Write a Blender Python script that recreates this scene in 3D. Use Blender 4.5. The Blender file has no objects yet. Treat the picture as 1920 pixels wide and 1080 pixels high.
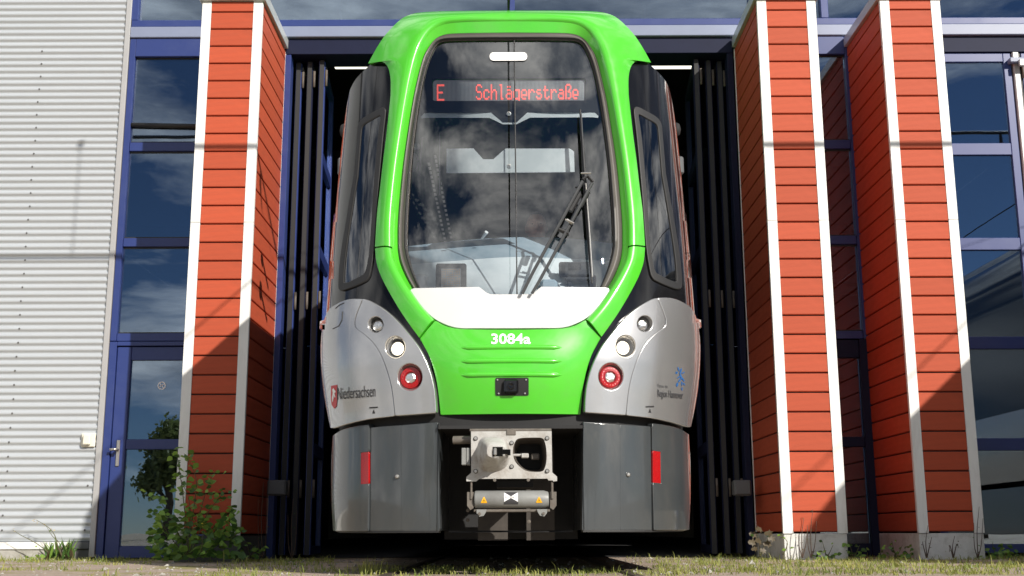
import bpy, bmesh, math, random
import numpy as np
from mathutils import Vector, Matrix, geometry as G
random.seed(7); RNG = np.random.default_rng(7)
SC = bpy.context.scene; COL = SC.collection
rad = math.radians

# ------------------------------------------------------------------ camera
FPX, TH, ROLL = 2190.0, math.atan(.21), rad(.2)
KF = 1.21                               # size of the facade, fixed by its 2.1 m door
CH = .21*KF
F = np.array([0, math.cos(TH), math.sin(TH)]); U0 = np.array([0, -math.sin(TH), math.cos(TH)]); R0 = np.array([1., 0, 0])
UU = U0*math.cos(ROLL)+R0*math.sin(ROLL); RR = R0*math.cos(ROLL)-U0*math.sin(ROLL)
cd = bpy.data.cameras.new('camera'); cam = bpy.data.objects.new('camera', cd); COL.objects.link(cam)
cd.sensor_width = 36; cd.lens = FPX/1920*36; cd.clip_start = .05; cd.clip_end = 3000
cam.matrix_world = Matrix(((RR[0], UU[0], -F[0], 0), (RR[1], UU[1], -F[1], 0), (RR[2], UU[2], -F[2], CH), (0, 0, 0, 1)))
SC.camera = cam
# ------------------------------------------------------------------ light
AZ, EL = rad(37), rad(28.7)           # sun to the right behind the camera
sd = bpy.data.lights.new('sun', 'SUN'); sd.energy = 5.0; sd.angle = rad(.55); sd.color = (1, .94, .85)
sun = bpy.data.objects.new('sun', sd); COL.objects.link(sun)
SUNV = Vector((math.sin(AZ)*math.cos(EL), -math.cos(AZ)*math.cos(EL), math.sin(EL)))
sun.rotation_euler = SUNV.to_track_quat('Z', 'Y').to_euler(); sun.location = (8, -10, 12)
w = bpy.data.worlds.new('World'); SC.world = w; w.use_nodes = True
nt = w.node_tree; nt.nodes.clear()
def N(t, **k):
    n = nt.nodes.new(t)
    for a, b in k.items():
        if a.startswith('i_'): n.inputs[a[2:].replace('_', ' ')].default_value = b
        else: setattr(n, a, b)
    return n
sky = N('ShaderNodeTexSky', sky_type='NISHITA', sun_disc=False, sun_elevation=EL, sun_rotation=rad(180)-AZ, air_density=.8, dust_density=.0, ozone_density=3.5, altitude=1200)
bs = N('ShaderNodeBackground'); bs.inputs['Strength'].default_value = .05
nt.links.new(sky.outputs[0], bs.inputs[0])
tc = N('ShaderNodeTexCoord'); sp = N('ShaderNodeSeparateXYZ'); nt.links.new(tc.outputs['Generated'], sp.inputs[0])
cb = N('ShaderNodeVectorMath', operation='MULTIPLY'); nt.links.new(tc.outputs['Generated'], cb.inputs[0]); cb.inputs[1].default_value = (.9, .9, 3.0)
n1 = N('ShaderNodeTexNoise'); n1.inputs['Scale'].default_value = 2.3; n1.inputs['Detail'].default_value = 9; n1.inputs['Roughness'].default_value = .58; n1.inputs['Distortion'].default_value = .35
mp_ = N('ShaderNodeMapping'); mp_.inputs['Location'].default_value = (1.4, 9.2, 5.5)
nt.links.new(cb.outputs[0], mp_.inputs[0]); nt.links.new(mp_.outputs[0], n1.inputs['Vector'])
r1 = N('ShaderNodeValToRGB'); r1.color_ramp.elements[0].position = .43; r1.color_ramp.elements[1].position = .57
nt.links.new(n1.outputs[0], r1.inputs[0])
n2 = N('ShaderNodeTexNoise'); n2.inputs['Scale'].default_value = 5.0; n2.inputs['Detail'].default_value = 7; n2.inputs['Roughness'].default_value = .6
nt.links.new(mp_.outputs[0], n2.inputs['Vector'])
r2 = N('ShaderNodeValToRGB'); r2.color_ramp.elements[0].position = .36; r2.color_ramp.elements[0].color = (.20, .22, .26, 1); r2.color_ramp.elements[1].position = .64; r2.color_ramp.elements[1].color = (1.0, .99, .96, 1)
nt.links.new(n2.outputs[0], r2.inputs[0])
bc = N('ShaderNodeBackground'); bc.inputs['Strength'].default_value = 1.25; nt.links.new(r2.outputs[0], bc.inputs[0])
mx = N('ShaderNodeMixShader'); nt.links.new(r1.outputs[0], mx.inputs[0]); nt.links.new(bs.outputs[0], mx.inputs[1]); nt.links.new(bc.outputs[0], mx.inputs[2])
wo = N('ShaderNodeOutputWorld'); nt.links.new(mx.outputs[0], wo.inputs[0])
SC.view_settings.view_transform = 'Standard'; SC.view_settings.look = 'None'; SC.view_settings.gamma = 1; SC.view_settings.use_curve_mapping = False
SC.view_settings.exposure = 0.28

# ------------------------------------------------------------------ materials
def mat(name, col, rough=.5, metal=0., coat=0., var=0., vscale=6., bump=0., bscale=60., spec=.5, objvar=0., stretch=(1, 1, 1), dirt=None, dscale=2.5, damt=.5, emit=None, estr=0.):
    m = bpy.data.materials.new(name); m.use_nodes = True; t = m.node_tree; b = t.nodes['Principled BSDF']
    b.inputs['Base Color'].default_value = (*col, 1); b.inputs['Roughness'].default_value = rough; b.inputs['Metallic'].default_value = metal
    b.inputs['Coat Weight'].default_value = coat; b.inputs['Coat Roughness'].default_value = .04; b.inputs['Specular IOR Level'].default_value = spec
    L = t.links.new
    def nn(k): return t.nodes.new(k)
    out = None
    co = nn('ShaderNodeTexCoord'); mpn = nn('ShaderNodeMapping'); mpn.inputs['Scale'].default_value = stretch
    L(co.outputs['Object'], mpn.inputs[0])
    if var or objvar or dirt:
        rgb = nn('ShaderNodeRGB'); rgb.outputs[0].default_value = (*col, 1); out = rgb.outputs[0]
    if var:
        ns = nn('ShaderNodeTexNoise'); ns.inputs['Scale'].default_value = vscale; ns.inputs['Detail'].default_value = 7; ns.inputs['Roughness'].default_value = .65
        L(mpn.outputs[0], ns.inputs['Vector'])
        mr = nn('ShaderNodeMapRange'); mr.inputs[1].default_value = .25; mr.inputs[2].default_value = .75; mr.inputs[3].default_value = 1-var; mr.inputs[4].default_value = 1+var
        L(ns.outputs[0], mr.inputs[0])
        vm = nn('ShaderNodeVectorMath'); vm.operation = 'SCALE'; L(out, vm.inputs[0]); L(mr.outputs[0], vm.inputs['Scale']); out = vm.outputs[0]
    if objvar:
        oi = nn('ShaderNodeObjectInfo'); mr = nn('ShaderNodeMapRange'); mr.inputs[3].default_value = 1-objvar; mr.inputs[4].default_value = 1+objvar
        L(oi.outputs['Random'], mr.inputs[0])
        vm = nn('ShaderNodeVectorMath'); vm.operation = 'SCALE'; L(out, vm.inputs[0]); L(mr.outputs[0], vm.inputs['Scale']); out = vm.outputs[0]
    if dirt:
        ns = nn('ShaderNodeTexNoise'); ns.inputs['Scale'].default_value = dscale; ns.inputs['Detail'].default_value = 9; ns.inputs['Roughness'].default_value = .7
        L(mpn.outputs[0], ns.inputs['Vector'])
        cr = nn('ShaderNodeMapRange'); cr.inputs[1].default_value = .48; cr.inputs[2].default_value = .72; cr.inputs[3].default_value = 0; cr.inputs[4].default_value = damt
        L(ns.outputs[0], cr.inputs[0])
        mxx = nn('ShaderNodeMix'); mxx.data_type = 'RGBA'; L(cr.outputs[0], mxx.inputs[0]); L(out, mxx.inputs[6]); mxx.inputs[7].default_value = (*dirt, 1); out = mxx.outputs[2]
        rr = nn('ShaderNodeMapRange'); rr.inputs[3].default_value = rough; rr.inputs[4].default_value = min(1, rough+.35); L(cr.outputs[0], rr.inputs[0]); L(rr.outputs[0], b.inputs['Roughness'])
    if out: L(out, b.inputs['Base Color'])
    if bump:
        ns = nn('ShaderNodeTexNoise'); ns.inputs['Scale'].default_value = bscale; ns.inputs['Detail'].default_value = 5
        L(mpn.outputs[0], ns.inputs['Vector'])
        bp = nn('ShaderNodeBump'); bp.inputs['Strength'].default_value = bump; bp.inputs['Distance'].default_value = .01
        L(ns.outputs[0], bp.inputs['Height']); L(bp.outputs[0], b.inputs['Normal'])
    if emit:
        b.inputs['Emission Color'].default_value = (*emit, 1); b.inputs['Emission Strength'].default_value = estr
    return m
def glass(name, tint, refl=1.6, base=.02, rough=.0, wav=.0, gcol=(1, 1, 1)):
    m = bpy.data.materials.new(name); m.use_nodes = True; t = m.node_tree; t.nodes.clear(); L = t.links.new
    o = t.nodes.new('ShaderNodeOutputMaterial'); tr = t.nodes.new('ShaderNodeBsdfTransparent'); tr.inputs[0].default_value = (*tint, 1)
    gl = t.nodes.new('ShaderNodeBsdfGlossy'); gl.inputs['Roughness'].default_value = rough; gl.inputs[0].default_value = (*gcol, 1)
    fr = t.nodes.new('ShaderNodeFresnel'); fr.inputs[0].default_value = 1.5
    ma = t.nodes.new('ShaderNodeMath'); ma.operation = 'MULTIPLY_ADD'; ma.use_clamp = True; ma.inputs[1].default_value = refl; ma.inputs[2].default_value = base
    L(fr.outputs[0], ma.inputs[0]); mx = t.nodes.new('ShaderNodeMixShader'); L(ma.outputs[0], mx.inputs[0]); L(tr.outputs[0], mx.inputs[1]); L(gl.outputs[0], mx.inputs[2]); L(mx.outputs[0], o.inputs[0])
    if wav:
        ns = t.nodes.new('ShaderNodeTexNoise'); ns.inputs['Scale'].default_value = 1.3; co = t.nodes.new('ShaderNodeTexCoord'); L(co.outputs['Object'], ns.inputs['Vector'])
        bp = t.nodes.new('ShaderNodeBump'); bp.inputs['Strength'].default_value = wav; bp.inputs['Distance'].default_value = .02; L(ns.outputs[0], bp.inputs['Height']); L(bp.outputs[0], gl.inputs['Normal'])
    return m
M = {}
M['green'] = mat('green_paint', (.070, .50, .022), .28, coat=1, var=.05, vscale=3, dirt=(.10, .36, .05), dscale=5, damt=.35)
M['silver'] = mat('silver_paint', (.46, .46, .465), .26, metal=.75, coat=.8, var=.06, vscale=4)
M['skirt'] = mat('grey_skirt_paint', (.042, .048, .052), .28, coat=.8, var=.10, vscale=8, dirt=(.085, .078, .066), dscale=2.5, damt=.35, stretch=(1.5, 1.5, .5))
M['white'] = mat('white_panel_paint', (.60, .61, .62), .3, coat=.4, var=.03)
M['whitelit'] = mat('white_light_bar', (.9, .9, .88), .3)
M['black'] = mat('black_gloss', (.008, .008, .009), .10, spec=.35, coat=.25, var=.1)
M['blackm'] = mat('black_matte', (.012, .012, .013), .75, var=.2)
M['rubber'] = mat('grey_brown_rubber', (.085, .075, .068), .5, var=.12)
M['rubberk'] = mat('black_rubber', (.016, .016, .017), .55)
M['wiper'] = mat('wiper_metal', (.05, .052, .055), .42, var=.1)
M['steel'] = mat('bare_steel', (.45, .44, .42), .35, metal=.8, var=.1, vscale=20)
M['cast'] = mat('cast_coupler_paint', (.40, .395, .38), .62, var=.12, vscale=14, dirt=(.16, .11, .07), dscale=9, damt=.6, bump=.15, bscale=90)
M['castd'] = mat('grimy_steel', (.12, .105, .09), .6, var=.3, vscale=14, dirt=(.07, .045, .03), dscale=8, damt=.7)
M['blackv'] = mat('slot_shade_black', (.004, .004, .004), .95, spec=.1)
M['castk'] = mat('recess_shade_steel', (.045, .038, .032), .7, var=.3, vscale=14)  # darker copy of the grimy steel; recess shade is put into its colour
M['cyl'] = mat('grey_drum_paint', (.22, .225, .22), .45, var=.1, vscale=10, dirt=(.09, .08, .07), dscale=6, damt=.4)
M['num'] = mat('white_vinyl', (.85, .85, .85), .4)
M['ink'] = mat('black_vinyl', (.02, .02, .022), .5)
M['inkgrey'] = mat('dark_grey_vinyl', (.045, .045, .05), .5)
M['inkred'] = mat('red_vinyl', (.55, .03, .04), .45)
M['inkblue'] = mat('blue_vinyl', (.02, .10, .30), .45)
M['yellow'] = mat('yellow_sticker', (.80, .40, .01), .5)
M['redlens'] = mat('red_lens', (.34, .006, .008), .2, coat=.25, var=.25, vscale=120)
M['chrome'] = mat('lamp_reflector', (.85, .85, .84), .12, metal=1, var=.2, vscale=90, bump=.6, bscale=70)
M['lit'] = mat('lit_headlamp', (1, .95, .85), .3, emit=(1, .86, .62), estr=2.6)
M['lens'] = glass('clear_lens', (.93, .93, .93), 1.5, .03)
M['screen'] = mat('display_screen', (.22, .225, .23), .5, var=.06, vscale=200, emit=(.5, .5, .5), estr=.10)
M['led'] = mat('red_led_text', (.9, .12, .1), .5, emit=(1, .13, .10), estr=.85)
M['wshield'] = glass('windscreen_glass', (.80, .85, .88), 1.9, .07)
M['sidew'] = glass('side_window_glass', (.25, .26, .28), 1.6, .06)
M['wglass'] = glass('window_glass', (.45, .50, .58), 2.4, .17, wav=.06, gcol=(.72, .86, 1.0))
M['dash'] = mat('pale_dashboard', (.74, .78, .80), .6, var=.04)
M['dash2'] = mat('grey_dashboard_cowl', (.34, .43, .50), .65, var=.04)
M['cabdark'] = mat('dark_cab_lining', (.03, .033, .04), .8, var=.1)
M['visor'] = mat('pale_cab_panel', (.50, .52, .52), .6, var=.04)
M['plank'] = mat('red_orange_cladding', (.43, .076, .034), .62, spec=.25, var=.10, vscale=5, objvar=.085, dirt=(.26, .075, .045), dscale=3.5, damt=.30, stretch=(1, 1, 6), bump=.10, bscale=40)
M['trim'] = mat('white_aluminium_trim', (.78, .78, .76), .42, var=.03, dirt=(.46, .44, .39), dscale=2.2, damt=.5, stretch=(3, 3, .6))
M['capm'] = mat('grey_metal_coping', (.55, .56, .56), .4, metal=.4, var=.06)
M['plinth'] = mat('white_render_plinth', (.62, .62, .60), .85, var=.10, vscale=9, dirt=(.22, .20, .16), dscale=7, damt=.6, bump=.3, bscale=60)
M['conc'] = mat('concrete', (.36, .35, .32), .9, var=.15, vscale=9, dirt=(.14, .13, .10), dscale=8, damt=.7, bump=.4, bscale=50)
M['blue'] = mat('blue_window_paint', (.022, .040, .165), .38, var=.05, dirt=(.05, .07, .16), dscale=3, damt=.25)
M['bluegrey'] = mat('greyish_blue_sill', (.20, .23, .33), .42, var=.05)
M['darkblue'] = mat('blue_paint_in_shade', (.008, .011, .035), .6, spec=.2, var=.1)  # the frame blue darkened; gateway shade is put into the colour
M['corr'] = mat('silver_corrugated_sheet', (.49, .52, .55), .36, metal=.3, var=.035, vscale=2.5, stretch=(.5, 1, 3))
M['alu'] = mat('grey_aluminium', (.42, .42, .42), .45, metal=.3, var=.06)
M['screw'] = mat('screw_head', (.14, .14, .14), .5, metal=.5)
M['hall'] = mat('hall_lining_in_gloom', (.035, .035, .038), .9, var=.3, vscale=1)  # near black; the gloom inside the hall is put into the colour
M['tube'] = mat('fluorescent_tube', (1, 1, .9), .5, emit=(1, .96, .80), estr=1.5)
M['boxgrey'] = mat('grey_plastic_box', (.10, .105, .11), .5, var=.1)
M['switch'] = mat('ivory_switch_plastic', (.70, .68, .58), .5, var=.08)
M['leaf'] = mat('green_leaf', (.21, .36, .06), .5, var=.25, vscale=12, objvar=.35)
M['leafd'] = mat('dark_green_leaf', (.075, .165, .035), .5, var=.25, vscale=12, objvar=.35)
M['leafp'] = mat('pinkish_leaf', (.11, .085, .045), .5, var=.35, vscale=16, objvar=.2)
M['stem'] = mat('green_brown_stem', (.10, .10, .04), .8, var=.2)
M['drystem'] = mat('dry_stem', (.09, .06, .045), .9, var=.2)
M['flower'] = mat('yellow_flower', (.70, .50, .03), .6)
M['grass'] = mat('grass_blades', (.20, .22, .055), .7, var=.35, vscale=5)
M['bark'] = mat('bark', (.09, .07, .05), .95, var=.3, bump=.6, bscale=20)
M['treeleaf'] = mat('tree_leaf', (.17, .21, .07), .6, var=.4, vscale=1.2)
M['wire'] = mat('overhead_wire', (.03, .03, .03), .6)
M['rail'] = mat('worn_rail', (.22, .18, .15), .4, metal=.7, var=.2)
M['skin'] = mat('skin', (.62, .33, .25), .55, var=.06)
M['navy'] = mat('navy_jacket', (.016, .02, .035), .85, var=.1)
M['hair'] = mat('grey_hair', (.22, .20, .18), .7, var=.2, vscale=60)
def leafy(m):   # thin leaves let light through
    t = M[m].node_tree; b = t.nodes['Principled BSDF']; b.inputs['Subsurface Weight'].default_value = 0
    tr = t.nodes.new('ShaderNodeBsdfTranslucent'); ms = t.nodes.new('ShaderNodeMixShader'); ms.inputs[0].default_value = .35
    src = b.inputs['Base Color'].links[0].from_socket; t.links.new(src, tr.inputs[0])
    t.links.new(b.outputs[0], ms.inputs[1]); t.links.new(tr.outputs[0], ms.inputs[2]); t.links.new(ms.outputs[0], t.nodes['Material Output'].inputs[0])
for k in ('leaf', 'leafd', 'leafp', 'grass', 'treeleaf'): leafy(k)

# ------------------------------------------------------------------ object helpers
BASE = {}
def thing(name, label, cat, loc=(0, 0, 0), group=None):
    o = bpy.data.objects.new(name, None); COL.objects.link(o); o.location = loc; o.empty_display_size = .2
    o['label'] = label; o['category'] = cat
    if group: o['group'] = group
    BASE[o.name] = Vector(loc); return o
def tag(o, label, cat, group=None):
    o['label'] = label; o['category'] = cat
    if group: o['group'] = group
    return o
def base_of(p):
    b = Vector((0, 0, 0))
    while p is not None:
        b += Vector(p.location); p = p.parent
    return b
class MB:
    def __init__(s): s.v = []; s.f = []; s.n = None
    def add(s, vs, fs):
        k = len(s.v); s.v += [tuple(map(float, q)) for q in vs]; s.f += [tuple(i+k for i in f) for f in fs]; return s
    def box(s, x0, x1, y0, y1, z0, z1, bev=0.):
        if bev <= 0:
            vs = [(x, y, z) for z in (z0, z1) for y in (y0, y1) for x in (x0, x1)]
            return s.add(vs, [(0, 2, 3, 1), (4, 5, 7, 6), (0, 1, 5, 4), (2, 6, 7, 3), (0, 4, 6, 2), (1, 3, 7, 5)])
        bm = bmesh.new(); bmesh.ops.create_cube(bm, size=1)
        for v in bm.verts: v.co = Vector(((x0+x1)/2+v.co.x*(x1-x0), (y0+y1)/2+v.co.y*(y1-y0), (z0+z1)/2+v.co.z*(z1-z0)))
        bmesh.ops.bevel(bm, geom=bm.edges[:], offset=min(bev, .45*min(x1-x0, y1-y0, z1-z0)), segments=1, affect='EDGES')
        bm.verts.index_update(); r = s.add([v.co for v in bm.verts], [[v.index for v in f.verts] for f in bm.faces]); bm.free(); return r
    def tube(s, pts, r, n=8, cap=True):
        pts = [Vector(p) for p in pts]; m = len(pts); rs = r if isinstance(r, (list, tuple)) else [r]*m; vs = []; ref = None
        for i, p in enumerate(pts):
            d = (pts[min(i+1, m-1)]-pts[max(i-1, 0)]).normalized()
            if ref is None: ref = Vector((0, 0, 1)) if abs(d.z) < .9 else Vector((1, 0, 0))
            a = d.cross(ref).normalized(); b = d.cross(a).normalized(); ref = -b if False else ref
            for k in range(n):
                t = 2*math.pi*k/n; vs.append(p+(a*math.cos(t)+b*math.sin(t))*rs[i])
        fs = [(i*n+k, i*n+(k+1) % n, (i+1)*n+(k+1) % n, (i+1)*n+k) for i in range(m-1) for k in range(n)]
        if cap: fs += [tuple(range(n))[::-1], tuple((m-1)*n+k for k in range(n))]
        return s.add(vs, fs)
    def lathe(s, prof, o, ax, n=24):     # prof: (radius, along); o origin, ax axis
        ax = Vector(ax).normalized(); a = ax.orthogonal().normalized(); b = ax.cross(a); o = Vector(o); vs = []
        for r, h in prof:
            for k in range(n):
                t = 2*math.pi*k/n; vs.append(o+ax*h+(a*math.cos(t)+b*math.sin(t))*r)
        fs = [(i*n+k, i*n+(k+1) % n, (i+1)*n+(k+1) % n, (i+1)*n+k) for i in range(len(prof)-1) for k in range(n)]
        if prof[0][0] > 1e-6: fs.append(tuple(range(n))[::-1])
        if prof[-1][0] > 1e-6: fs.append(tuple((len(prof)-1)*n+k for k in range(n)))
        return s.add(vs, fs)
    def prism(s, poly, y0, y1):           # poly of (x, z), extruded along Y
        n = len(poly); vs = [(x, y0, z) for x, z in poly]+[(x, y1, z) for x, z in poly]
        return s.add(vs, [tuple(range(n)), tuple(range(2*n-1, n-1, -1))]+[(i, i+n, (i+1) % n+n, (i+1) % n) for i in range(n)])
    def grid(s, rows):
        m = len(rows[0]); k = len(rows)
        return s.add([p for r in rows for p in r], [(i*m+j, i*m+j+1, (i+1)*m+j+1, (i+1)*m+j) for i in range(k-1) for j in range(m-1)])
    def build(s, name, m, parent=None, smooth=False, ang=None, recalc=True, world=True):
        me = bpy.data.meshes.new(name); b = base_of(parent) if (parent is not None and world) else Vector((0, 0, 0))
        me.from_pydata([(x-b.x, y-b.y, z-b.z) for x, y, z in s.v], [], s.f)
        if recalc:
            bm = bmesh.new(); bm.from_mesh(me); bmesh.ops.recalc_face_normals(bm, faces=bm.faces[:]); bm.to_mesh(me); bm.free()
        for q in (m if isinstance(m, (list, tuple)) else [m]): me.materials.append(M[q] if isinstance(q, str) else q)
        if smooth or ang:
            me.polygons.foreach_set('use_smooth', [True]*len(me.polygons))
            if ang: me.set_sharp_from_angle(angle=rad(ang))
        o = bpy.data.objects.new(name, me); COL.objects.link(o)
        if parent is not None: o.parent = parent
        return o
def inst(name, me, parent, loc, rot=None, scale=None):
    o = bpy.data.objects.new(name, me); COL.objects.link(o); o.parent = parent
    o.location = Vector(loc)-(base_of(parent) if parent is not None else Vector((0, 0, 0)))
    if rot is not None: o.rotation_euler = rot
    if scale is not None: o.scale = scale
    return o
def struct(o): o['kind'] = 'structure'; return o
def at(px, py, Y):                      # photo pixel -> point on the vertical plane at depth Y
    d = F+RR*(px-960)/FPX+UU*(540-py)/FPX
    return Vector((0, 0, CH))+Vector(d*(Y/d[1]))
def cr(pts, n=6):                       # Catmull-Rom through points
    P = [np.array(p, float) for p in pts]; P = [2*P[0]-P[1]]+P+[2*P[-1]-P[-2]]; out = []
    for i in range(1, len(P)-2):
        for k in range(n):
            t = k/n; a, b, c, d = P[i-1:i+3]
            out.append(.5*(2*b+(c-a)*t+(2*a-5*b+4*c-d)*t*t+(3*b-a-3*c+d)*t**3))
    out.append(P[-2]); return [tuple(q) for q in out]
def resamp(poly, step, closed=True):
    out = []; n = len(poly)
    for i in range(n if closed else n-1):
        a = np.array(poly[i], float); b = np.array(poly[(i+1) % n], float); L_ = np.linalg.norm(b-a)
        if L_ < 1e-6: continue
        k = max(1, int(math.ceil(L_/step)))
        for j in range(k): out.append(tuple(a+(b-a)*j/k))
    if not closed: out.append(tuple(map(float, poly[-1])))
    return out
def ell(cx, cy, rx, ry=None, n=28): ry = ry or rx; return [(cx+rx*math.cos(2*math.pi*k/n), cy+ry*math.sin(2*math.pi*k/n)) for k in range(n)]
def rrect(x0, y0, x1, y1, r, n=5):
    o = []
    for cx, cy, a0 in ((x1-r, y0+r, -90), (x1-r, y1-r, 0), (x0+r, y1-r, 90), (x0+r, y0+r, 180)):
        for k in range(n+1):
            a = rad(a0+90*k/n); o.append((cx+r*math.cos(a), cy+r*math.sin(a)))
    return o

YF, YW = 9.3, 10.35                     # pilaster fronts, facade plane (before the facade is brought to size by KF)
CH = .21
GX = -.02                               # axis of the gate
# ================================================================== GROUND
m = bpy.data.materials.new('yard_paving'); m.use_nodes = True; t = m.node_tree; b = t.nodes['Principled BSDF']; L = t.links.new
co = t.nodes.new('ShaderNodeTexCoord')
def noise(sc, de=6, ro=.6):
    n = t.nodes.new('ShaderNodeTexNoise'); n.inputs['Scale'].default_value = sc; n.inputs['Detail'].default_value = de; n.inputs['Roughness'].default_value = ro; L(co.outputs['Object'], n.inputs['Vector']); return n
na, nb, nc = noise(1.4), noise(14, 8, .7), noise(90, 4)
ra = t.nodes.new('ShaderNodeValToRGB'); ra.color_ramp.elements[0].color = (.28, .22, .175, 1); ra.color_ramp.elements[0].position = .3; ra.color_ramp.elements[1].color = (.46, .37, .30, 1); ra.color_ramp.elements[1].position = .7; L(nb.outputs[0], ra.inputs[0])
rb = t.nodes.new('ShaderNodeValToRGB'); rb.color_ramp.elements[0].position = .50; rb.color_ramp.elements[1].position = .62; L(na.outputs[0], rb.inputs[0])
mxn = t.nodes.new('ShaderNodeMix'); mxn.data_type = 'RGBA'; L(rb.outputs[0], mxn.inputs[0]); L(ra.outputs[0], mxn.inputs[6]); mxn.inputs[7].default_value = (.26, .24, .085, 1)
L(mxn.outputs[2], b.inputs['Base Color']); b.inputs['Roughness'].default_value = .95
bp = t.nodes.new('ShaderNodeBump'); bp.inputs['Strength'].default_value = .6; bp.inputs['Distance'].default_value = .02; L(nc.outputs[0], bp.inputs['Height']); L(bp.outputs[0], b.inputs['Normal'])
M['ground'] = m
gr = MB().add([(-600, -600, 0), (600, -600, 0), (600, 600, 0), (-600, 600, 0)], [(0, 1, 2, 3)]).build('ground', 'ground'); struct(gr)
# rails run from the hall out under the tram
for s_ in (-1, 1):
    x = GX+s_*.75
    tag(MB().box(x-.035, x+.035, 6.9, 40, -.05, .012, .006).build('rail', 'rail'),
        'worn steel rail in the %s half of the track under the green tram' % ('left' if s_ < 0 else 'right'), 'rail')

# ================================================================== CORRUGATED WALL
t_ = thing('corrugated_wall', 'silver corrugated metal wall panel left of the blue door', 'wall', (-6.5, YW, 0))
XE = -3.655
pitch = .0632; prof = [(0, 0), (.16, -.004), (.30, -.016), (.44, -.020), (.58, -.020), (.72, -.016), (.86, -.004)]
zs = []; z = .155
while z < 7.0:
    for a, d in prof: zs.append((z+a*pitch, d-.012))
    z += pitch
xs = [-10, -7.5, -6, -5, -4.3, XE]
MB().grid([[(x, YW+d, zz_) for x in xs] for zz_, d in zs]).build('corrugated_sheet', 'corr', t_, ang=60)
scm = MB().lathe([(.0, -.006), (.007, -.005), (.009, 0)], (0, 0, 0), (0, 1, 0), 8).build('screw', 'screw', None); me_screw = scm.data; bpy.data.objects.remove(scm)
for k in range(36):
    zz_ = .155+pitch*(1.51+2*k)
    if zz_ > 5.2: break
    for xx in (-4.42, -5.62): inst('screw', me_screw, t_, (xx+.004*math.sin(k*5), YW-.0325, zz_))
for zz_ in (.155+pitch*1.51, .155+pitch*7.51): inst('screw', me_screw, t_, (XE-.05, YW-.0325, zz_))
MB().box(-10, XE-.17, YW-.05, YW+.02, .088, .150, .004).build('base_flashing', 'trim', t_)
MB().box(XE-.168, XE-.002, YW-.035, YW+.02, .09, .148, .004).build('flashing_end', 'boxgrey', t_)
MB().box(-10, XE-.12, YW-.035, YW+.3, -.2, .086).build('concrete_plinth', 'conc', t_)
MB().box(XE-.118, XE, YW-.01, YW+.3, -.2, .086).build('plinth_end', 'boxgrey', t_)
MB().box(XE+.002, XE+.052, YW-.045, YW+.05, .02, 7, .004).build('corner_trim', 'alu', t_)
# switch box
p = at(169, 826, YW); s_ = thing('wall_switch', 'ivory wall switch box on the corrugated wall beside the blue door', 'switch', (p.x, YW-.03, p.z))
MB().box(p.x-.062, p.x+.062, YW-.055, YW-.031, p.z-.062, p.z+.062, .008).build('back_plate', 'switch', s_)
MB().box(p.x-.038, p.x+.030, YW-.088, YW-.0555, p.z-.045, p.z+.048, .010).build('rocker_cover', 'switch', s_)

# ================================================================== GLAZED BAYS
def pane(x0, x1, z0, z1, y, par, nm='pane'): return MB().box(x0, x1, y, y+.012, z0, z1).build(nm, 'wglass', par)
def bar(x0, x1, z0, z1, par, nm, y0=YW-.03, y1=YW+.07, m='blue', bev=.004): return MB().box(x0, x1, y0, y1, z0, z1, bev).build(nm, m, par)
RAILS = [(4.62, 4.80), (3.69, 3.774), (2.778, 2.858)]
def bay(x0, x1, name, label, door):
    t_ = thing(name, label, 'window', ((x0+x1)/2, YW, 1.91))
    jl, jr = .055, .055
    bar(x0, x0+jl, 1.906, 4.80, t_, 'jamb'); bar(x1-jr, x1, 1.906, 4.80, t_, 'jamb')
    levels = [(1.906, 1.976)]+RAILS[::-1]
    for i, (a, b_) in enumerate(levels):
        if i == 3: bar(x0+jl+.001, x1-jr-.001, 4.62, 4.80, t_, 'transom')
        else: bar(x0+jl+.001, x1-jr-.001, a, b_, t_, 'transom', y0=YW-.018)
    for i in range(3):
        a = levels[i][1]+.002; b_ = levels[i+1][0]-.002
        pane(x0+jl+.002, x1-jr-.002, a, b_, YW+.012, t_)
        for k in range(2):   # black glazing gasket top and bottom
            zz_ = a if k == 0 else b_-.012
            MB().box(x0+jl+.003, x1-jr-.003, YW+.004, YW+.0115, zz_, zz_+.012).build('gasket', 'rubberk', t_)
    return t_
bay(-3.60, -2.60, 'window_strip', 'tall blue framed window strip above the door between corrugated wall and orange pilaster', True)
bay(2.56, 3.20, 'window_strip', 'narrow dark window strip between the two right orange pilasters', False)
# opening tube blind across top left pane
pz = at(300, 237, YW).z
tag(MB().tube([(-3.54, YW-.01, pz+.012), (-2.62, YW-.01, pz-.012)], .022, 10).build('blind_tube', 'rubberk', smooth=True), 'black horizontal tube across the upper left window', 'tube')
# the foot of the narrow bay between the right pilasters
nd_ = thing('glass_door', 'dark narrow glass door in the gap between the two right pilasters', 'door', (2.88, YW, 0))
for a, b_ in ((2.56, 2.66), (3.10, 3.20)): bar(a, b_, .0, 1.90, nd_, 'stile', m='darkblue')
for a, b_ in ((.012, .112), (.944, 1.032), (1.735, 1.895)): bar(2.661, 3.099, a, b_, nd_, 'rail', y0=YW-.018, m='darkblue')
for a, b_ in ((.114, .942), (1.034, 1.733)): pane(2.662, 3.098, a, b_, YW+.015, nd_)
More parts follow.
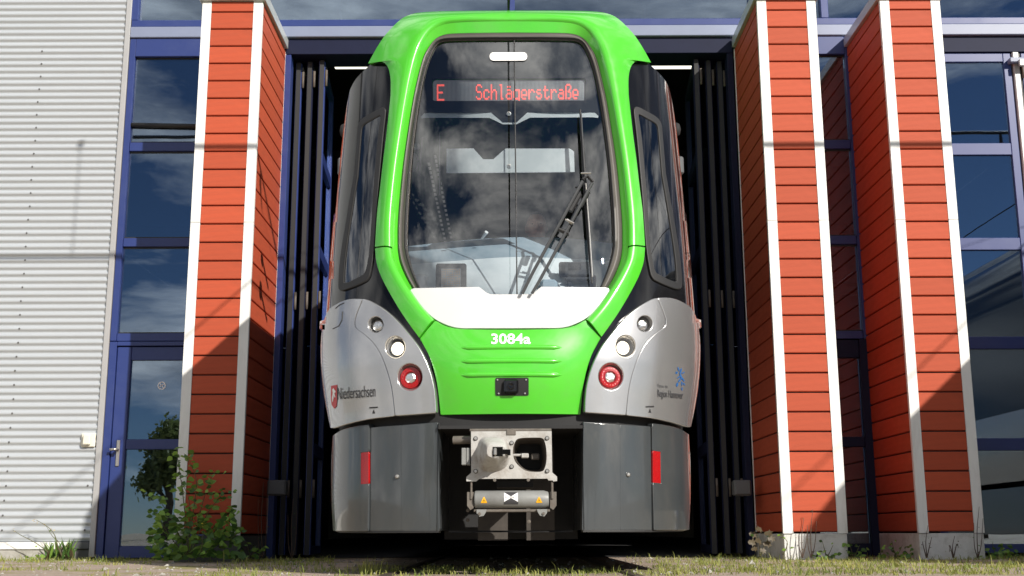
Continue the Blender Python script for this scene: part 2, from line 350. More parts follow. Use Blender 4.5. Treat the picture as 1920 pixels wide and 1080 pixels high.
# left door
d_ = thing('glass_door', 'blue framed glass door at the foot of the left window strip', 'door', (-3.1, YW, 0))
bar(-3.60, -3.535, .0, 1.90, d_, 'door_frame'); bar(-2.665, -2.60, .0, 1.90, d_, 'door_frame'); bar(-3.534, -2.666, 1.862, 1.90, d_, 'door_frame')
X0, X1 = -3.530, -2.670
bar(X0, X0+.125, .012, 1.855, d_, 'stile', y0=YW-.012); bar(X1-.125, X1, .012, 1.855, d_, 'stile', y0=YW-.012)
for a, b_ in ((.012, .112), (.944, 1.032), (1.735, 1.855)): bar(X0+.126, X1-.126, a, b_, d_, 'rail', y0=YW-.010)
for a, b_ in ((.114, .942), (1.034, 1.733)): pane(X0+.127, X1-.127, a, b_, YW+.015, d_)
p = at(222, 850, YW); hd = MB().box(p.x-.016, p.x+.016, YW-.024, YW-.0125, p.z-.115, p.z+.115, .005).build('handle_plate', 'steel', d_)
MB().tube([(p.x, YW-.02, p.z+.03), (p.x, YW-.075, p.z+.03), (p.x+.015, YW-.08, p.z+.03), (p.x-.05, YW-.078, p.z+.028)], .0125, 8).build('handle_lever', 'steel', hd, smooth=True)
p = at(303, 723, YW+.01); rg = MB()
def ring(mb, c, r0, r1, y, n=24):
    vs = []
    for k in range(n):
        a = 2*math.pi*k/n
        for r in (r0, r1): vs.append((c[0]+r*math.cos(a), y, c[1]+r*math.sin(a)))
    mb.add(vs, [(2*k, 2*k+1, (2*k+3) % (2*n), (2*k+2) % (2*n)) for k in range(n)])
ring(rg, (p.x, p.z), .028, .036, YW+.0125)
for a in (.6, -.9):
    c, s1 = math.cos(a), math.sin(a); h = .003
    rg.add([(p.x+(-.03*c-h*s1), YW+.012, p.z+(-.03*s1+h*c)), (p.x+(-.03*c+h*s1), YW+.012, p.z+(-.03*s1-h*c)), (p.x+(.03*c+h*s1), YW+.012, p.z+(.03*s1-h*c)), (p.x+(.03*c-h*s1), YW+.012, p.z+(.03*s1+h*c))], [(0, 1, 2, 3)])
rg.build('round_sticker', 'num', d_)

# ================================================================== PILASTERS
ZT, ZB, NPL, PIT = 4.683, .213, 28, None
PIT = .1564
def plank_mesh(wd, name='plank'):
    # a shiplap board: chamfered lower lip, recessed joint below
    h = PIT-.010
    mb = MB(); prof = [(0, 0), (-.016, .004), (-.018, .010), (-.018, h-.004), (-.014, h), (0, h)]   # (y, z)
    n = len(prof); vs = [(-wd/2, y, z) for y, z in prof]+[(wd/2, y, z) for y, z in prof]
    mb.add(vs, [tuple(range(n)), tuple(range(2*n-1, n-1, -1))]+[(i, (i+1) % n, (i+1) % n+n, i+n) for i in range(n)])
    o = mb.build(name, 'plank'); me = o.data; bpy.data.objects.remove(o); return me
def pilaster(xl, xr, label, plinth_m, plinth_inset):
    t_ = thing('pilaster', label, 'pilaster', ((xl+xr)/2, YF, 0), 'orange clad pilasters along the facade')
    TW = .078
    MB().box(xl+.022, xr-.022, YF+.022, YW+.15, ZB-.002, ZT+.01).build('core', 'blackm', t_)
    # corner trims: L-shaped at the two front corners
    for sx, x in ((1, xl), (-1, xr)):
        a, b_ = sorted((x, x+sx*TW)); c, e = sorted((x, x+sx*.012))
        prof = [(x, YF), (x+sx*TW, YF), (x+sx*TW, YF+.012), (x+sx*.012, YF+.012), (x+sx*.012, YF+.035), (x, YF+.035)]
        zsplit = 2.726
        mb = MB()
        for z0, z1 in ((ZB-.012, zsplit-.002), (zsplit+.002, ZT)):
            n = 6; mb.add([(q[0], q[1], z0) for q in prof]+[(q[0], q[1], z1) for q in prof], [tuple(range(n)), tuple(range(2*n-1, n-1, -1))]+[(i, (i+1) % n, (i+1) % n+n, i+n) for i in range(n)])
        mb.build('corner_trim', 'trim', t_)
    me_f = plank_mesh(xr-xl-2*TW-.004); D_ = YW-.012-(YF+.037); me_s = plank_mesh(D_)
    for k in range(29):
        z0 = ZB+.001+k*PIT
        if k == 28: z0 += .0005
        sc_ = (1, 1, 1) if k < 28 else (1, 1, .60)
        inst('plank', me_f, t_, ((xl+xr)/2, YF+.022, z0), None, sc_)
        yc = YF+.037+D_/2
        inst('plank', me_s, t_, (xr-.022, yc, z0), (0, 0, rad(90)), sc_)
        inst('plank', me_s, t_, (xl+.022, yc, z0), (0, 0, rad(-90)), sc_)
    MB().box(xl-.025, xr+.025, YF-.03, YW-.035, ZT+.002, ZT+.095, .004).build('coping', 'capm', t_)
    for sx, x in ((-1, xl), (1, xr)):   # slim rear angle against the wall
        MB().box(x-.004, x+.004, YW-.011, YW-.002, ZB, ZT).build('rear_trim', 'trim', t_)
    i = plinth_inset
    MB().box(xl+i, xr-i, YF+.012, YW+.1, -.05, ZB-.014, .004).build('plinth', plinth_m, t_)
    return t_
pilaster(-2.645, -2.128, 'orange clad pilaster left of the tram, lower half in shade, green bush at its foot', 'boxgrey', .012)
pilaster(2.108, 2.610, 'orange clad pilaster just right of the tram, sunlit almost down to its white plinth', 'plinth', .004)
pilaster(3.163, 3.676, 'rightmost orange clad pilaster, lower half in shade, beside the right blue gate', 'plinth', .004)

# ================================================================== HEAD OVER THE GATES, UPPER GLAZING
ug = thing('upper_glazing', 'band of large dark blue reflecting windows over the gates', 'windows', (0, YW, 4.8))
MB().box(-3.60, 9, YW-.05, YW+.08, 4.803, 4.912, .006).build('sill_beam', 'bluegrey', ug)
MB().box(-3.60, 9, YW-.035, YW+.08, 4.914, 4.985, .006).build('bottom_rail', 'blue', ug)
mxs = [-3.575, -2.40, .0, 2.30, 2.98, 3.9, 5.9, 8.9]
for x in mxs: MB().box(x-.035, x+.035, YW-.03, YW+.07, 4.987, 7.0, .004).build('mullion', 'blue', ug)
MB().box(-3.60, 9, YW-.03, YW+.07, 7.002, 7.2, .004).build('top_rail', 'blue', ug)
for a, b_ in zip(mxs[:-1], mxs[1:]): pane(a+.036, b_-.036, 4.987, 7.0, YW+.02, ug)
for x0, x1, lab in ((-2.13, 2.09, 'dark lintel over the open gate behind the tram roof'), (3.69, 9, 'dark lintel over the closed right gate')):
    tag(MB().box(x0, x1, YW-.015, YW+.3, 4.642, 4.80, .004).build('lintel', 'darkblue'), lab, 'lintel')

# gate jambs
for x, lab in ((-2.105, 'blue gate post against the left pilaster'), (2.065, 'blue gate post against the pilaster right of the tram')):
    tag(MB().box(x-.028, x+.028, YW-.012, YW+.12, .0, 4.64, .004).build('gate_post', 'blue' if x < 0 else 'darkblue'), lab, 'post')  # right post gets the darkened blue, its shade is in the colour
# folded gate leaves
def leaf(p0, p1, label, m, grp):
    p0 = Vector((*p0, 0)); p1 = Vector((*p1, 0)); L_ = (p1-p0).length; a = math.atan2(p1.y-p0.y, p1.x-p0.x)
    t_ = thing('gate_leaf', label, 'gate', (p0.x, p0.y, 0), grp); t_.rotation_euler = (0, 0, a)
    def bx(nm, x0, x1, z0, z1, y=.03, mm=m, bev=.004): return MB().box(x0, x1, -y, y, z0, z1, bev).build(nm, mm, t_, world=False)
    bx('stile', 0, .07, .03, 4.62); bx('stile', L_-.07, L_, .03, 4.62)
    zz_ = [.03, .105, .907, 1.014, 1.807, 1.918, 2.716, 2.831, 3.621, 3.735, 4.537, 4.62]
    for k in range(6): bx('rail', .071, L_-.071, zz_[2*k], zz_[2*k+1], .028)
    for k in range(5): MB().box(.071, L_-.071, -.006, .006, zz_[2*k+1]+.001, zz_[2*k+2]-.001).build('pane', 'wglass', t_, world=False)
    MB().box(-.018, -.001, -.02, .02, .03, 4.62).build('rubber_edge', 'rubberk', t_, world=False)
    for zh in (.6, 2.3, 4.45): MB().tube([(.0, -.042, zh-.08), (.0, -.042, zh+.08)], .012, 8).build('hinge', 'castd', t_, smooth=True, world=False)
    return t_
GL = 'folded glass gate leaves beside the tram'
leaf((-2.03, 10.50), (-2.06, 11.42), 'folded blue gate leaf nearest the left gate post', 'blue', GL)
leaf((-1.92, 10.48), (-1.97, 11.40), 'middle folded blue gate leaf left of the tram', 'darkblue', GL)
leaf((-1.80, 10.45), (-1.86, 11.40), 'folded blue gate leaf closest to the tram on its left', 'blue', GL)
leaf((1.99, 10.50), (2.02, 11.42), 'folded dark gate leaf nearest the right gate post', 'darkblue', GL)
leaf((1.88, 10.48), (1.93, 11.40), 'middle folded dark gate leaf right of the tram', 'darkblue', GL)
leaf((1.76, 10.45), (1.82, 11.40), 'folded dark gate leaf closest to the tram on its right', 'darkblue', GL)
# right gate, closed
LEAF1 = leaf((3.70, YW), (4.70, YW), 'closed blue glazed gate leaf right of the rightmost pilaster', 'blue', 'closed leaves of the right gate')
leaf((4.80, YW), (5.78, YW), 'closed blue gate leaf at the right edge of the picture', 'blue', 'closed leaves of the right gate')
leaf((5.80, YW), (6.80, YW), 'closed blue gate leaf third from the rightmost pilaster', 'blue', 'closed leaves of the right gate')
leaf((6.82, YW), (7.82, YW), 'closed blue gate leaf fourth from the rightmost pilaster', 'blue', 'closed leaves of the right gate')
hg_strip = tag(MB().box(4.712, 4.775, YW-.05, YW+.03, .02, 4.63, .01).build('sealing_strip', 'alu'), 'grey vertical sealing strip between the closed gate leaves at the right edge', 'strip')
p = at(1900, 124, YW); q_ = p.x-3.70
hg = MB().box(q_-.07, q_+.10, -.10, -.031, p.z, p.z+.05, .008).build('hinge_arm', 'bluegrey', LEAF1, world=False)
MB().box(q_, q_+.10, -.13, -.102, p.z-.05, p.z+.02, .008).build('bracket', 'alu', hg, world=False)
for x, Y, lab in ((518, 10.0, 'grey box on the left gate post above the weeds'), (1393, 10.0, 'dark grey box on the right gate post near the ground')):
    a, b_ = at(x-17, 900, Y), at(x+17, 929, Y)
    jb = thing('junction_box', lab, 'box', (a.x, Y, b_.z), 'small boxes at the gate posts')
    MB().box(a.x, b_.x, Y, Y+.12, b_.z, a.z, .012).build('body', 'boxgrey', jb); MB().box(a.x+.012, b_.x-.012, Y-.008, Y-.0005, b_.z+.012, a.z-.012, .003).build('lid', 'boxgrey', jb)
    MB().box((a.x+b_.x)/2-.02, (a.x+b_.x)/2+.02, Y+.122, YW-.02, b_.z+.03, a.z-.03).build('bracket', 'boxgrey', jb)

# ================================================================== HALL
hl = thing('depot_hall', 'dark interior of the depot hall behind the open gate', 'hall', (0, 28, 0))
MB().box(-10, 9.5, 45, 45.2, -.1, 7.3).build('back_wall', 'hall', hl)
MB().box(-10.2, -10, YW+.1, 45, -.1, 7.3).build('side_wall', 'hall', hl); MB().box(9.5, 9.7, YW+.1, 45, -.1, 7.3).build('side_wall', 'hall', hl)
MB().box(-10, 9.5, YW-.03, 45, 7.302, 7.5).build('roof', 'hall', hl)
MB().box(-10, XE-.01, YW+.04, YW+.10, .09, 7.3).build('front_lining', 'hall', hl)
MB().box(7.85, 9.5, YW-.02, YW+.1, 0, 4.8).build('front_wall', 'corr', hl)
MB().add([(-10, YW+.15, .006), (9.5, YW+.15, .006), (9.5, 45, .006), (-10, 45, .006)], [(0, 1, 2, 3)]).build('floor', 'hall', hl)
for y in (14.5, 19, 24, 30): MB().box(-10, 9.5, y, y+.2, 6.3, 6.6).build('roof_beam', 'hall', hl)
def px_at(px, py, Y): return at(px, py, Y)
for x0, x1, lab in ((626, 700, 'lit fluorescent light in the hall left above the tram roof'), (1205, 1310, 'lit fluorescent light in the hall right above the tram roof')):
    a, b_ = at(x0, 113, 14), at(x1, 123, 14)
    sl = thing('strip_light', lab, 'light', ((a.x+b_.x)/2, 14, b_.z), 'strip lights in the hall')
    MB().box(a.x, b_.x, 14, 14.12, b_.z, a.z, .012).build('tube', 'tube', sl); MB().box(a.x-.02, b_.x+.02, 13.98, 14.14, a.z+.002, a.z+.06, .004).build('housing', 'boxgrey', sl)
    MB().box(a.x+.05, a.x+.07, 14.05, 14.07, a.z+.062, 6.9).build('hanger', 'boxgrey', sl)
# pale cabinet and dark bar added in place of reflections in the glass
cbx = thing('reflection_block', 'added pale cabinet standing behind the lower glass of the blue door', 'block', (-3.5, 11.2, 0))
MB().box(-3.75, -3.32, 11.1, 11.6, .01, 1.05, .01).build('body', 'visor', cbx); MB().box(-3.73, -3.34, 11.08, 11.098, .06, 1.02, .004).build('door', 'visor', cbx)
sb = MB().tube([(-3.6, 11.0, .03), (-2.75, 11.0, .85)], .03, 8).build('reflection_bar', 'castd', smooth=True); tag(sb, 'added dark bar behind the lower door glass in place of a reflection', 'bar')


# bring the facade to its real size
CH = .21*KF; YF *= KF; YW *= KF; GX *= KF
for o in list(COL.objects):
    if o.parent is None and o.type in ('MESH', 'EMPTY') and o.name != 'ground' and not o.name.startswith('rail'):
        o.location = Vector(o.location)*KF; o.scale = (KF, KF, KF)

# ================================================================== TRAM
XC, Y0, LN, PE = -.012, 7.2, 1.4, 2.8
WT = np.array(cr([(.0, 1.25), (.275, 1.258), (.503, 1.272), (.916, 1.278), (1.177, 1.318), (1.383, 1.348), (1.573, 1.360), (1.885, 1.357), (2.375, 1.352), (2.892, 1.340), (3.303, 1.332), (3.7, 1.325), (4.1, 1.32), (4.4, 1.32)], 14))
def wz(z): return np.interp(np.asarray(z, float), WT[:, 0], WT[:, 1])
def lean(z):
    z = np.asarray(z, float); q = np.clip((z-1.3)/2.3, 0, 2); r = np.clip(z-3.70, 0, 1)
    return .42*q**1.5+1.5*r**2+.10*np.clip((1.0-z)/.8, 0, 1)**2*.0
def S(x, z):
    q = np.clip(np.abs(x)/wz(z), 0, .9995)
    return Y0+lean(z)+LN*(1-(1-q**PE)**(1/PE))
def hit(px, py):
    px = np.asarray(px, float); py = np.asarray(py, float)
    a = (px-957)/FPX; b = (540-py)/FPX
    dx = a; dy = F[1]+U0[1]*b; dz = F[2]+U0[2]*b
    lo = np.full(px.shape, 6.5); hi = np.full(px.shape, 10.5)
    for _ in range(34):
        mid = (lo+hi)/2; k = mid/dy; s = S(dx*k, CH+dz*k); far = mid > s
        hi = np.where(far, mid, hi); lo = np.where(far, lo, mid)
    k = lo/dy; z = CH+dz*k; lim = .972*wz(z); x = dx*k; over = np.abs(x) > lim      # stop where the nose has turned into the flank
    x2 = np.clip(x, -lim, lim); y2 = np.where(over, S(x2, z), lo); z2 = np.where(over, CH+dz*y2/dy, z)
    return np.stack([x2, y2, z2], -1)
def snorm(P):
    e = 2e-3; x, z = P[..., 0], P[..., 2]
    gx = (S(x+e, z)-S(x-e, z))/(2*e); gz = (S(x, z+e)-S(x, z-e))/(2*e)
    n = np.stack([gx, -np.ones_like(gx), gz], -1); return n/np.linalg.norm(n, axis=-1, keepdims=True)
def PT(px, py, off=0.):                 # photo pixel -> tram skin, offset outwards (tram frame, x symmetric)
    p = hit(px, py); o = off(np.asarray(px, float), np.asarray(py, float)) if callable(off) else off
    return p+snorm(p)*(np.asarray(o)[..., None] if np.ndim(o) else o)
def PN(px, py, off=0.):
    e = 1.5; a = PT(px+e, py, off)-PT(px-e, py, off); b = PT(px, py+e, off)-PT(px, py-e, off)
    n = np.cross(a, b); n /= np.maximum(np.linalg.norm(n, axis=-1, keepdims=True), 1e-9)
    n[n[..., 1] > 0] *= -1; return n
def mir(poly): return [(1914-x, y) for x, y in poly][::-1]
tram = thing('tram', 'green and silver tram coming out of the open depot gate', 'tram', (XC, Y0+2, 0))
TB = Vector((0, Y0+2, 0))               # skin coordinates -> tram frame (thing sits at XC)
def emit_mesh(name, V, Fc, Nv, m, parent):
    me = bpy.data.meshes.new(name); me.from_pydata([tuple(np.array(v)-np.array(TB)) for v in V], [], Fc)
    for q in (m if isinstance(m, (list, tuple)) else [m]): me.materials.append(M[q])
    me.polygons.foreach_set('use_smooth', [True]*len(me.polygons))
    if Nv is not None: me.normals_split_custom_set_from_vertices([tuple(n) for n in Nv])
    o = bpy.data.objects.new(name, me); COL.objects.link(o); o.parent = parent; return o
def patch(name, outer, m, parent, holes=(), off=0., thick=.03, cham=1.6, cell=13, step=5, wallm=None):
    loops = [resamp(outer, step)]+[resamp(h, 3) for h in holes]
    tris = G.tessellate_polygon([[Vector((x, y, 0)) for x, y in l] for l in loops]); flat = [q for l in loops for q in l]
    bm = bmesh.new(); vs = [bm.verts.new((x, y, 0)) for x, y in flat]
    for a, b, c in tris:
        if len({a, b, c}) == 3:
            try: bm.faces.new((vs[a], vs[b], vs[c]))
            except ValueError: pass
    xs_ = [q[0] for q in flat]; ys_ = [q[1] for q in flat]
    for ax, lo, hi in ((0, min(xs_), max(xs_)), (1, min(ys_), max(ys_))):
        k = int((hi-lo)/cell)
        for i in range(1, k+1):
            c = [0, 0, 0]; c[ax] = lo+(hi-lo)*i/(k+1); n = [0, 0, 0]; n[ax] = 1
            bmesh.ops.bisect_plane(bm, geom=bm.verts[:]+bm.edges[:]+bm.faces[:], plane_co=c, plane_no=n, dist=1e-5)
    bm.verts.index_update(); p2 = np.array([v.co[:2] for v in bm.verts]); Fc = [[v.index for v in f.verts] for f in bm.faces]; bm.free()
    V = PT(p2[:, 0], p2[:, 1], off); Nn = PN(p2[:, 0], p2[:, 1], off)
    out = []
    for f in Fc:                        # face the camera side (-Y)
        a, b, c = V[f[0]], V[f[1]], V[f[2]]
        out.append(f if np.dot(np.cross(b-a, c-a), Nn[f[0]]) > 0 else f[::-1])
    V = list(V); Nn = list(Nn)
    for li, l in enumerate(loops):      # rounded edge and return wall along every loop
        q = np.array(l); nx = np.roll(q, -1, 0)-np.roll(q, 1, 0); nx /= np.maximum(np.linalg.norm(nx, axis=1, keepdims=True), 1e-6)
        area = np.sum(q[:, 0]*np.roll(q[:, 1], -1)-np.roll(q[:, 0], -1)*q[:, 1])
        o2 = np.stack([nx[:, 1], -nx[:, 0]], 1)*(1 if area > 0 else -1)*(1 if li == 0 else -1)
        A = PT(q[:, 0], q[:, 1], off); n = PN(q[:, 0], q[:, 1], off); q2 = q+o2*cham
        B = PT(q2[:, 0], q2[:, 1], off)
        tdir = B-A; tdir /= np.maximum(np.linalg.norm(tdir, axis=1, keepdims=True), 1e-9)
        cw = cham*.0036; B = A+tdir*cw-n*cw; C_ = B-n*thick; k0 = len(V); N_ = len(q)
        V += list(A)+list(B)+list(B)+list(C_); Nn += list(n)+list(tdir)+list(tdir)+list(tdir)
        for i in range(N_):
            j = (i+1) % N_
            for r in (0, 2):
                f = [k0+r*N_+i, k0+r*N_+j, k0+(r+1)*N_+j, k0+(r+1)*N_+i]
                a, b, c = (np.array(V[f[0]]), np.array(V[f[1]]), np.array(V[f[2]]))
                out.append(f if np.dot(np.cross(b-a, c-a), tdir[i]+n[i]*.5) > 0 else f[::-1])
    return emit_mesh(name, V, out, Nn, m, parent)
def both(name, outer, m, parent, holes=(), **k):
    a = patch(name, outer, m, parent, holes, **k)
    of = k.get('off', 0.)
    if callable(of): k['off'] = lambda x, y: of(1914-x, y)
    return a, patch(name, mir(outer), m, parent, [mir(h) for h in holes], **k)
def decal(name, polys, m, parent, off=.002):
    V = []; Fc = []
    for poly in polys:
        pl = resamp(poly, 4); tr_ = G.tessellate_polygon([[Vector((x, y, 0)) for x, y in pl]]); k = len(V)
        q = np.array(pl); V += list(PT(q[:, 0], q[:, 1], off)); Fc += [tuple(i+k for i in t) for t in tr_]
    out = []
    for f in Fc:
        a, b, c = V[f[0]], V[f[1]], V[f[2]]; out.append(f if np.cross(b-a, c-a)[1] < 0 else f[::-1])
    return emit_mesh(name, V, out, None, m, parent)
def text2d(s, size=1., bold=0., sx=1.):
    cu = bpy.data.curves.new('lettering', 'FONT'); cu.body = s; cu.size = size; cu.offset = bold; cu.resolution_u = 3
    o = bpy.data.objects.new('lettering', cu); COL.objects.link(o); dg = bpy.context.evaluated_depsgraph_get(); me = o.evaluated_get(dg).to_mesh()
    v = np.array([(a.co.x, a.co.y) for a in me.vertices]); f = [tuple(p.vertices) for p in me.polygons]
    o.evaluated_get(dg).to_mesh_clear(); bpy.data.objects.remove(o); bpy.data.curves.remove(cu); return v, f
def text_on(name, s, box, m, parent, off=.002, bold=0., rot=0., surf=None, hh=None):
    """lettering fitted into the photo box (x0, y0, x1, y1)"""
    v, f = text2d(s, 1., bold); x0, y0, x1, y1 = box; mn, mx_ = v.min(0), v.max(0)
    u = (v-mn)/(mx_-mn); X = x0+u[:, 0]*(x1-x0); Y = y1-u[:, 1]*(y1-y0)+(X-x0)*math.tan(rad(rot))
    P = (surf or (lambda a, b: PT(a, b, off)))(X, Y)
    out = []
    for q in f:
        a, b, c = P[q[0]], P[q[1]], P[q[2]]; out.append(q if np.cross(b-a, c-a)[1] < 0 else q[::-1])
    return emit_mesh(name, list(P), out, None, m, parent)
def ptube(name, pts, r, off, m, parent, n=8, mb=None, smooth=True):
    q = np.array(pts, float); P = PT(q[:, 0], q[:, 1], off)
    return tmb([(tuple(p)) for p in P], r, name, m, parent, n)
def tbuild(mb, name, m, parent, smooth=False, ang=None):
    mb.v = [(x-TB.x, y-TB.y, z-TB.z) for x, y, z in mb.v]; return mb.build(name, m, parent, smooth, ang, world=False)
def tmb(pts, r, name, m, parent, n=8): return tbuild(MB().tube(pts, r, n), name, m, parent, ang=40)

# --- outlines (left half), read off the photograph
OUT_UP = cr([(704, 462), (708, 400), (714, 350), (720, 298), (726, 252), (731, 207), (734, 178)], 5)
ARCHB = cr([(734, 178), (734, 148), (730, 127), (721, 116), (707, 112), (692, 118)], 5)       # over the black corner window
ROOFL = cr([(692, 118), (707, 91), (722, 68), (737, 51), (752, 37), (768, 28), (796, 22.5), (860, 20.5), (957, 20)], 6)
IN_UP = cr([(735, 462), (735, 419), (738.5, 370), (746, 304), (755.5, 241), (765, 185), (774, 141), (787, 96), (799, 72), (812, 56), (832, 45), (862, 41), (905, 39.5), (957, 39)], 5)
OUT_LO = cr([(704, 465), (707, 493), (716, 519), (731, 548), (751, 582), (770, 610), (786, 632)], 5)
IN_LO = cr([(735, 465), (739.5, 488), (751, 513), (767, 540), (790, 573), (814, 600)], 5)
HOOD_O = cr([(788, 634), (794, 645), (805, 668), (814.5, 699), (820, 731), (823, 775)], 5)
HOOD_I = cr([(816, 602), (834, 611.5), (858, 617), (900, 618.5), (957, 619)], 5)
def dist(px, py, line):
    q = np.array(line, float); a = q[:-1]; d = q[1:]-a; p = np.stack([px, py], -1)
    t = np.clip(((p[:, None]-a)*d).sum(-1)/np.maximum((d*d).sum(-1), 1e-9), 0, 1); return np.sqrt((((a+d*t[..., None])-p[:, None])**2).sum(-1)).min(1)
def bulge(o, i, h):
    q = half_eq(i, 120)
    def fn(px, py):
        sh = px.shape; px = np.minimum(px.ravel(), 1914-px.ravel()); py = py.ravel(); d = dist(px, py, q)
        r = h*np.sqrt(np.clip(1-np.clip(1-d/14, 0, 1)**2, 0, 1)); return (r-.055*(1-np.exp(-np.clip(d-12, 0, 400)/24))).reshape(sh)
    return fn
def half_eq(line, n):
    q = np.array(line, float); d = np.r_[0, np.cumsum(np.linalg.norm(np.diff(q, axis=0), axis=1))]; s = np.linspace(0, d[-1], n)
    return np.stack([np.interp(s, d, q[:, 0]), np.interp(s, d, q[:, 1])], 1)
FR_ALL = IN_LO[::-1]+IN_UP[1:]+[(1914-x, y) for x, y in IN_UP[::-1]][1:6]
outU = OUT_UP+ARCHB[1:]+ROOFL[1:]
upper = outU+mir(outU)[1:]; upin = IN_UP+mir(IN_UP)[1:]
def frame_strip(name, O, I, parent, mirror=False):
    ts = np.array([0, .02, .05, .09, .14, .20, .27, .35, .44, .54, .65, .77, .89, 1.0]); rows = []
    def off_(d, t): return .035*np.sqrt(np.clip(1-np.clip(1-d/14, 0, 1)**2, 0, 1))-.030*t**1.5-.004
    for t in list(ts)+[None]:
        tt = 1. if t is None else t; q = I+(O-I)*tt; d = np.linalg.norm(q-I, axis=1); o = off_(d, tt)-(.06 if t is None else 0)
        q2 = np.vstack([q[:1], q, q[-1:]]); o2 = np.r_[o[0]-.04, o, o[-1]-.04]
        P = PT(q2[:, 0], q2[:, 1], o2)
        if mirror: P[:, 0] *= -1
        rows.append([tuple(p) for p in P])
    return tbuild(MB().grid(rows), name, 'green', parent, ang=48)
IN_U1 = [p for p in IN_UP if p[1] >= 185]+[(765, 185)]; IN_U2 = [(765, 185)]+[p for p in IN_UP if 112 < p[1] < 184]+[(782, 112)]; IN_U3 = [(782, 112)]+[p for p in IN_UP if p[1] < 111]
Oh = np.vstack([half_eq(OUT_UP, 44), half_eq(ARCHB, 18)[1:], half_eq(ROOFL, 46)[1:]]); Ih = np.vstack([half_eq(IN_U1, 44), half_eq(IN_U2, 18)[1:], half_eq(IN_U3, 46)[1:]])
fl = lambda h: np.vstack([h, np.stack([1914-h[::-1, 0], h[::-1, 1]], 1)[1:]])
frame_strip('upper_frame', fl(Oh), fl(Ih), tram)
for mr_ in (False, True): frame_strip('lower_frame', half_eq(OUT_LO, 36), half_eq(IN_LO, 36), tram, mr_)
# hood with three ribs
hoodp = HOOD_O+mir(HOOD_O)+[(1914-x, y) for x, y in HOOD_I]+HOOD_I[::-1][1:]
def hoff(px, py):
    u = np.clip((py-615)/160, 0, 1); v = np.clip(np.abs(px-957)/160, 0, 1); return .045*np.sin(np.pi*np.clip(u, 0, 1))**1.0*(1-v**2.2)+.0*u-.07*u*v**2
hood = patch('hood', hoodp, 'green', tram, off=hoff, thick=.05, cell=10, step=4)
for y in (653, 678.5, 704):
    q = np.array([(x, y) for x in np.linspace(864, 1054, 24)]); P = PT(q[:, 0], q[:, 1], hoff); P[:, 1] += .004
    rs = [.003, .011]+[.0165]*20+[.011, .003]
    tmb([tuple(p) for p in P], rs, 'rib', 'green', hood, 10)
text_on('fleet_number', '3084a', (921.5, 626, 995, 647), 'num', tram, off=lambda x, y: hoff(x, y)+.003, bold=.022)
plate = decal('camera_plate', [rrect(929, 710, 991, 743, 3)], 'blackm', tram, off=lambda x, y: hoff(x, y)+.004)
def hp(x, y, o=0.): return Vector(PT(np.array([float(x)]), np.array([float(y)]), lambda a, b: hoff(a, b)+o)[0])
c0, c1 = hp(945, 713, .0), hp(972, 740, .0)
tbuild(MB().box(c0.x, c1.x, c0.y-.030, c0.y+.04, c1.z, c0.z, .012), 'camera', 'black', plate)
tbuild(MB().lathe([(.0, 0), (.022, 0), (.022, .012), (.016, .016), (.015, .008), (0, .006)], ((c0.x+c1.x)/2, c0.y-.030, (c0.z+c1.z)/2), (0, -1, 0), 16), 'camera_lens', 'black', plate, ang=30)
for sx, sy in ((933, 714), (986, 714), (935, 739), (984, 739)):
    p = hp(sx, sy, .005); tbuild(MB().lathe([(.006, 0), (.005, .003), (0, .0035)], p, (0, -1, 0), 8), 'plate_screw', 'steel', plate)
# --- inner reveal, windscreen seal
SEAL_O = IN_UP[::-1]
def ringstrip(name, A, B, oA, oB, m, par, prof=((0, 0), (1, 0)), k=1):
    A = np.array(A); B = np.array(B); rows = []
    for t, e in prof:
        q = A*(1-t)+B*t; P = PT(q[:, 0], q[:, 1], 0.); n = snorm(P); rows.append(P+n*(oA*(1-t)+oB*t+e))
    mb = MB().grid([[tuple(p) for p in r] for r in rows]); return tbuild(mb, name, m, par, ang=50)
def half_eq(line, n):
    q = np.array(line, float); d = np.r_[0, np.cumsum(np.linalg.norm(np.diff(q, axis=0), axis=1))]; s = np.linspace(0, d[-1], n)
    return np.stack([np.interp(s, d, q[:, 0]), np.interp(s, d, q[:, 1])], 1)
def full(line, n):
    h = half_eq(line, n); return np.vstack([h, np.stack([1914-h[::-1, 0], h[::-1, 1]], 1)[1:]])
FR_IN = [(814, 600), (790, 573), (767, 540), (751, 513), (739.5, 488), (735, 463)]
FR = cr(FR_IN, 5)+IN_UP[1:]
S1 = cr([(817, 598), (793, 570), (770, 538), (754.5, 511.5), (743.5, 485), (739.5, 460)], 5)+cr([(739.5, 460), (739.5, 419), (743, 370), (750, 304), (759.5, 241), (769, 185), (778, 143), (790, 100), (803, 77), (817, 62), (836, 54), (866, 52), (907, 51.5), (957, 51)], 5)[1:]
GL_ = cr([(826, 596), (810, 572), (786, 538), (772, 508), (762.5, 480), (758, 458)], 5)+cr([(758, 458), (758.5, 419), (761, 370), (767, 296), (776, 222), (785, 167), (796, 118.5), (809, 86), (818, 73), (832, 67.5), (862, 66), (907, 65.5), (957, 65.5)], 5)[1:]
n_ = 90
fA, fS, fG = full(FR, n_), full(S1, n_), full(GL_, n_)
ringstrip('frame_reveal', fA, fS, -.004, -.050, 'green', tram)
ringstrip('windscreen_seal', fS, fG, -.050, -.045, 'rubber', tram, prof=((0, -.02), (0.04, 0), (.30, .012), (.45, .004), (.55, .004), (.75, .010), (.93, .004), (1, -.012)))
ringstrip('seal_lip', fG-(fG-fS)*.14, fG, -.046, -.050, 'rubberk', tram, prof=((0, .014), (.5, .017), (1, .0)))
